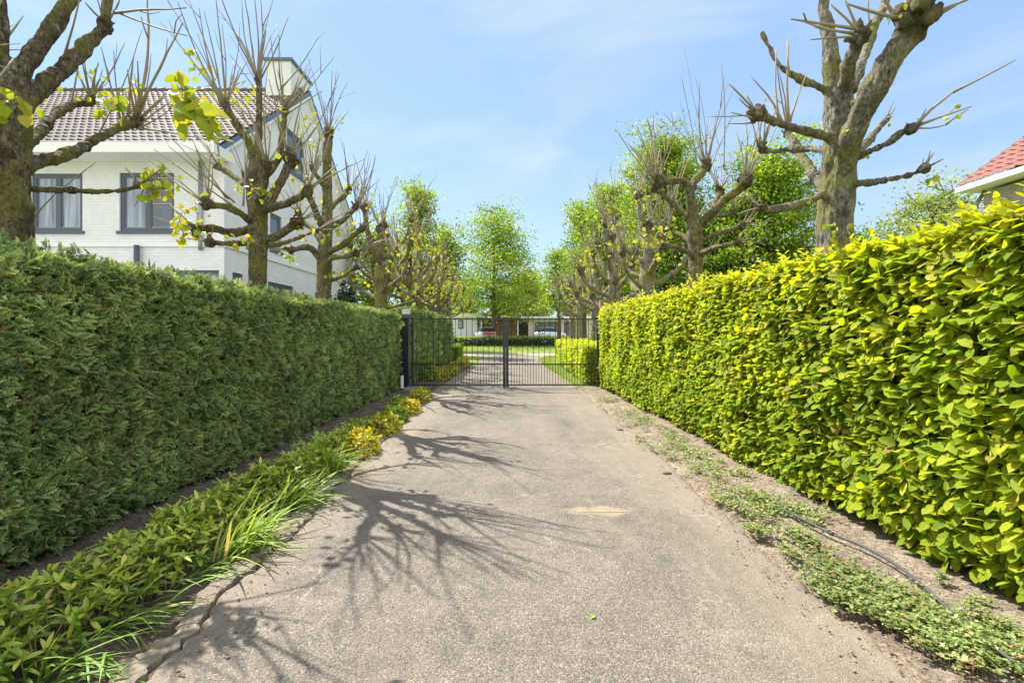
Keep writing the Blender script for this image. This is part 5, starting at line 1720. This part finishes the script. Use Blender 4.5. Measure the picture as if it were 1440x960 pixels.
def hedge_x(name, label, x0, x1, y, depth, h, mat, n, size, tones, cat='hedge'):
    t = thing(name, label, cat, ((x0 + x1) / 2, y, 0))
    off = np.array(t.location)
    hedge_core(x0, x1, y + .1, y + depth, h - .15, 17, res=.3).build('inner_branches', M['hedge_core_green'], t).location = -off
    P = np.stack([rng.uniform(x0, x1, n), y + np.abs(rng.normal(0, .12, n)), rng.uniform(.03, h, n)], 1)
    P[:, 2] *= 1 + .10 * fbm(P, .8, 3, 2)
    k = n // 3
    P[:k, 1] = y + rng.uniform(0, depth, k)
    P[:k, 2] = h * (1 + .08 * fbm(P[:k] * [1, 0, 0], .8, 3, 2)) + rng.normal(0, .05, k)
    o = MB().scatter(T_QUAD, P, rand_dirs(n, (0, -.5, .2)), rand_dirs(n, (0, -.6, .6)), rng.uniform(.6, 1.2, n) * size, np.clip(rng.normal(*tones, n), 0, 1)).build('foliage', M[mat], t)
    o.location = -off
    return t
hedge_x('dark_shrub_border', 'dark green shrub border with pale flowers along the far side of the verge', -15, 17, 53, 1.6, .74, 'dark_leaf', 12000, .22, (.45, .3))
hedge_x('clipped_far_hedge', 'lighter green hedge showing above the dark shrub border, before the garages', -17, 19, 55.2, 1.0, 1.04, 'tree_leaf_pale', 8000, .22, (.6, .25))
hedge_x('boundary_hedge', 'bright green clipped hedge beyond the left tree row, beside the white house', -8.4, -4.2, 24, 1.2, 2.75, 'tree_leaf', 7000, .14, (.6, .25))
hedge_x('garden_hedge', 'dull green garden hedge behind the right tree row', 4.6, 17, 17.5, 1.3, 2.75, 'tree_leaf_deep', 9000, .13, (.5, .25))

# small brick outbuilding behind the right row
t = thing('brick_shed', 'small red brick shed glimpsed behind the right gate post', 'shed', (5.2, 27, 0))
O = np.array(t.location)
m = MB(); m.box(4.9, 8.2, 27, 30, -.1, 2.6); part(m, 'wall', 'red_brick')
m = MB(); m.prism([(4.7, 2.6), (8.4, 2.6), (6.55, 3.5)], 'y', 26.8, 30.2); part(m, 'roof', 'red_tile')

# ------------------------------------------------------------------ full-crowned background trees
def leafy_tree(name, label, X, Y, h, cw, base, nl, size, mat, seed, trunk_r=.2, clumps=26, airy=.55, group='full-leaved trees standing behind the pollarded rows', squash=1.0):
    """h height, cw crown width, base height of the crown's underside"""
    r = np.random.default_rng(seed)
    t = thing(name, label, 'tree', (X, Y, 0), group)
    wood, lv = MB(), MB()
    lean = r.normal(0, .02, 2) * h
    pts = smooth_path([(0, 0, -.2), (lean[0] * .2, lean[1] * .2, base), (lean[0] * .6, lean[1] * .6, base + (h - base) * .5), (lean[0], lean[1], h * .96)], 16)
    wood.tube(pts, np.linspace(trunk_r * 1.15, trunk_r * .12, 16), 9)
    ch = h - base
    tips = []
    for k in range(clumps):
        f = (k + .5) / clumps
        z = base + ch * (.04 + .94 * f)
        prof = min(1, .5 + f / .35) * (1 - f * .96) ** .55
        a = k * 2.4 + r.uniform(-.5, .5)
        rad = cw / 2 * prof * r.uniform(.45, 1.0)
        i = int(np.argmin(np.abs(pts[:, 2] - (z - rad * .45))))
        i = max(3, i)
        tip = np.array([math.cos(a) * rad, math.sin(a) * rad, z]) + np.array([lean[0], lean[1], 0]) * f
        mid = (pts[i] + tip) / 2 + np.array([0, 0, -.08 * rad]) + r.normal(0, .06, 3) * rad
        br = smooth_path([pts[i], mid, tip], 8)
        wood.tube(br, np.linspace(trunk_r * .34, .015, 8), 5)
        tips.append((tip, rad))
        for q in range(4):
            j = r.integers(3, 8)
            t2 = br[j] + r.normal(0, 1, 3) * np.array([.12, .12, .09]) * cw
            wood.tube([br[j], (br[j] + t2) / 2 + r.normal(0, .03, 3) * cw * .2, t2], [trunk_r * .12, .015, .008], 4)
            tips.append((t2, rad))
    nl, size = int(nl * 1.9), size * .68
    per = nl // len(tips)
    for c, rad in tips:
        s = cw * r.uniform(.055, .10) * airy / .55
        m_ = int(per * r.uniform(.5, 1.5))
        P = c + np.clip(r.normal(0, 1, (m_, 3)), -1.7, 1.7) * np.array([s * 1.2, s * 1.2, s * .42 * squash])
        tone = np.clip(r.normal(.5 + .26 * r.normal(), .2, m_), 0, 1)
        lv.scatter(T_QUAD, P, rand_dirs(m_, (0, 0, -.3)), rand_dirs(m_, (0, 0, .8)), r.uniform(.6, 1.3, m_) * size, tone)
    wood.build('trunk', M['bark_far'], t, smooth=True)
    lv.build('crown', M[mat], t)
    return t
def bt(px, top, Y, wpx, basepx, nl, size, mat, label, seed, **k):
    leafy_tree(k.pop('name', 'leafy_tree'), label, far(px, Y), Y, farz(top, Y), wpx / F_PX * Y, max(.3, farz(basepx, Y)), nl, size, mat, seed, **k)
bt(694, 304, 57, 138, 432, 10500, .34, 'tree_leaf', 'tall slender full-leaved tree in the middle distance beyond the gate, with a bare lower trunk', 1, trunk_r=.30, clumps=32)
bt(590, 262, 33, 72, 418, 5200, .24, 'tree_leaf', 'upright green tree rising behind the fifth pollard of the left row', 2, trunk_r=.2, airy=.85)
bt(624, 328, 40, 54, 425, 3800, .26, 'tree_leaf', 'rounded green tree behind the far end of the left row', 3, trunk_r=.22, airy=.8)
bt(530, 330, 27, 84, 430, 5200, .22, 'tree_leaf', 'light green tree low behind the fourth pollard, beside the white house', 4, trunk_r=.16, airy=.8)
bt(655, 392, 66, 56, 452, 5000, .34, 'tree_leaf', 'rounded light green tree above the white outbuilding', 5, trunk_r=.2)
bt(738, 383, 70, 86, 446, 8000, .36, 'tree_leaf_pale', 'broad pale green tree behind the timber carport', 6, trunk_r=.3)
bt(698, 408, 68, 26, 446, 1800, .3, 'purple_leaf', 'small purple-leaved tree right of the tall slender trunk', 7, name='purple_tree', trunk_r=.15, group=None)
bt(806, 420, 72, 44, 446, 2600, .34, 'brown_leaf', 'russet brown tree above the cream garage', 8, trunk_r=.2, group=None, name='russet_tree')
bt(822, 285, 38, 66, 430, 5600, .25, 'tree_leaf', 'green tree behind the far end of the right row', 9, trunk_r=.2, airy=.85)
bt(786, 350, 44, 52, 436, 3200, .26, 'tree_leaf', 'low green tree right of the gap of open sky beyond the gate', 19, trunk_r=.18, airy=.85)
bt(862, 262, 31, 100, 418, 10000, .23, 'tree_leaf', 'broad green tree behind the fourth pollard of the right row', 10, trunk_r=.22, airy=.62, clumps=52)
bt(938, 192, 25, 140, 410, 16000, .20, 'tree_leaf', 'tallest full-leaved tree, behind the second pollard of the right row', 11, trunk_r=.24, airy=.62, clumps=52)
bt(1085, 214, 21, 150, 405, 15000, .18, 'tree_leaf', 'broad green tree between the first and second pollards of the right row', 12, trunk_r=.22, airy=.62, clumps=52)
bt(1015, 300, 23, 110, 410, 9000, .18, 'tree_leaf_deep', 'lower deep green tree behind the right row, left of the broad one', 15, trunk_r=.18, airy=.62, clumps=52)
bt(1300, 272, 16, 150, 345, 3000, .13, 'tree_leaf_pale', 'thin pale green tree top beside the brick house', 13, trunk_r=.10, clumps=22, airy=.5)
bt(1190, 330, 18, 90, 400, 4000, .14, 'tree_leaf_deep', 'small green tree behind the trunk of the nearest right pollard', 14, trunk_r=.10)
bt(490, 400, 21, 34, 440, 1500, .16, 'dark_leaf', 'dark bluish shrub by the back corner of the white house', 16, name='dark_shrub', trunk_r=.08, group=None)
bt(756, 400, 80, 40, 446, 3000, .4, 'tree_leaf', 'distant green tree between the garages and the pale tree', 17, trunk_r=.25)

# far wood closing the horizon
n = 26000
P = np.stack([rng.uniform(-120, 120, n), rng.uniform(100, 112, n), np.zeros(n)], 1)
hh = 6.5 + 2.2 * fbm(P * [1, 0, 0], .09, 5, 3)
P[:, 2] = rng.uniform(0, 1, n) ** .8 * hh
wmb = MB()
wmb.scatter(T_QUAD, P, rand_dirs(n), rand_dirs(n, (0, -.4, .6)), rng.uniform(.6, 1.4, n) * .75, rng.uniform(0, 1, n))
o = wmb.build('woodland', M['tree_leaf'])
tag(o, 'far-off belt of green trees closing the horizon', 'woodland', kind='stuff')

# ------------------------------------------------------------------ light, sky, camera
sun_dir = Vector((.59, -.61, -1.0)).normalized()
sl = bpy.data.lights.new('sun', 'SUN')
sl.energy = 4.8
sl.angle = math.radians(.35)
sl.color = (1.0, .95, .86)
so = bpy.data.objects.new('sun', sl)
COL.objects.link(so)
so.rotation_euler = sun_dir.to_track_quat('-Z', 'Y').to_euler()
so.location = (-20, 24, 32)

w = bpy.data.worlds.new('World')
scene.world = w
w.use_nodes = True
nt = w.node_tree
bg = nt.nodes['Background']
sky = nt.nodes.new('ShaderNodeTexSky')
sky.sky_type = 'NISHITA'
sky.sun_disc = False
sky.sun_elevation = math.asin(-sun_dir.z)
sky.sun_rotation = -math.atan2(.59, .61)
sky.altitude = 0
sky.air_density = 1.0
sky.dust_density = .2
sky.ozone_density = 1.6
tc = nt.nodes.new('ShaderNodeTexCoord')
mp = nt.nodes.new('ShaderNodeMapping')
mp.inputs['Scale'].default_value = (1.3, 1.0, 3.4)
mp.inputs['Rotation'].default_value = (0, 0, .5)
nz = nt.nodes.new('ShaderNodeTexNoise')
nz.inputs['Scale'].default_value = 1.6
nz.inputs['Detail'].default_value = 7
nz.inputs['Roughness'].default_value = .55
nz.inputs['Distortion'].default_value = .5
rp = nt.nodes.new('ShaderNodeValToRGB')
rp.color_ramp.elements[0].position = .46
rp.color_ramp.elements[0].color = (0, 0, 0, 1)
rp.color_ramp.elements[1].position = .78
rp.color_ramp.elements[1].color = (.75, .75, .75, 1)
even = nt.nodes.new('ShaderNodeMix')
even.data_type = 'RGBA'
even.inputs[0].default_value = .74
even.inputs[7].default_value = (1.08, 1.66, 2.62, 1)
mx = nt.nodes.new('ShaderNodeMix')
mx.data_type = 'RGBA'
mx.inputs[7].default_value = (2.5, 2.7, 2.9, 1)
L = nt.links.new
L(tc.outputs['Generated'], mp.inputs[0])
L(mp.outputs[0], nz.inputs['Vector'])
L(nz.outputs[0], rp.inputs[0])
L(rp.outputs[0], mx.inputs[0])
L(sky.outputs[0], even.inputs[6])
L(even.outputs[2], mx.inputs[6])
# white glow added to the sky overhead and behind the viewpoint to fill shade
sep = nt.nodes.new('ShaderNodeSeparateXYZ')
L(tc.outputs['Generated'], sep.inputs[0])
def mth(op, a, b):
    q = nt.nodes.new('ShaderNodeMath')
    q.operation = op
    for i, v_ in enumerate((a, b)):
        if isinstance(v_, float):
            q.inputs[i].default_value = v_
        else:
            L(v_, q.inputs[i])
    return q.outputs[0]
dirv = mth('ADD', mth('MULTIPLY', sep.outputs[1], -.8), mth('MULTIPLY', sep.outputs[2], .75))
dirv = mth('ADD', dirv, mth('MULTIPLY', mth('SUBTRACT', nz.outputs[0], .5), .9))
sky_fill = nt.nodes.new('ShaderNodeMapRange')
sky_fill.interpolation_type = 'SMOOTHSTEP'
sky_fill.inputs[1].default_value = .12
sky_fill.inputs[2].default_value = .60
L(dirv, sky_fill.inputs[0])
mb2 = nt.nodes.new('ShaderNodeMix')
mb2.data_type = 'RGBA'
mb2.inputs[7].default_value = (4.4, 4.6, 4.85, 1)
L(sky_fill.outputs[0], mb2.inputs[0])
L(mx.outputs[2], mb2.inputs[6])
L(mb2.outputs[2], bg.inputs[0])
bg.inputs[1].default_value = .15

cam = bpy.data.cameras.new('camera')
co = bpy.data.objects.new('camera', cam)
COL.objects.link(co)
co.location = (0, 0, CAM_H)
co.rotation_euler = (math.pi / 2, 0, 0)
cam.sensor_width = 36
cam.lens = F_PX / 1440 * 36
cam.shift_x = -(CX - 720) / 1440
cam.shift_y = -(480 - HY) / 1440
cam.clip_end = 2000
cam.clip_start = .05
scene.camera = co

vs = scene.view_settings
vs.view_transform = 'Standard'
vs.look = 'None'
vs.exposure = 1.2
vs.gamma = 1
vs.use_curve_mapping = False
scene.cycles.max_bounces = 8
scene.cycles.diffuse_bounces = 4
scene.cycles.transmission_bounces = 4
scene.cycles.use_denoising = True
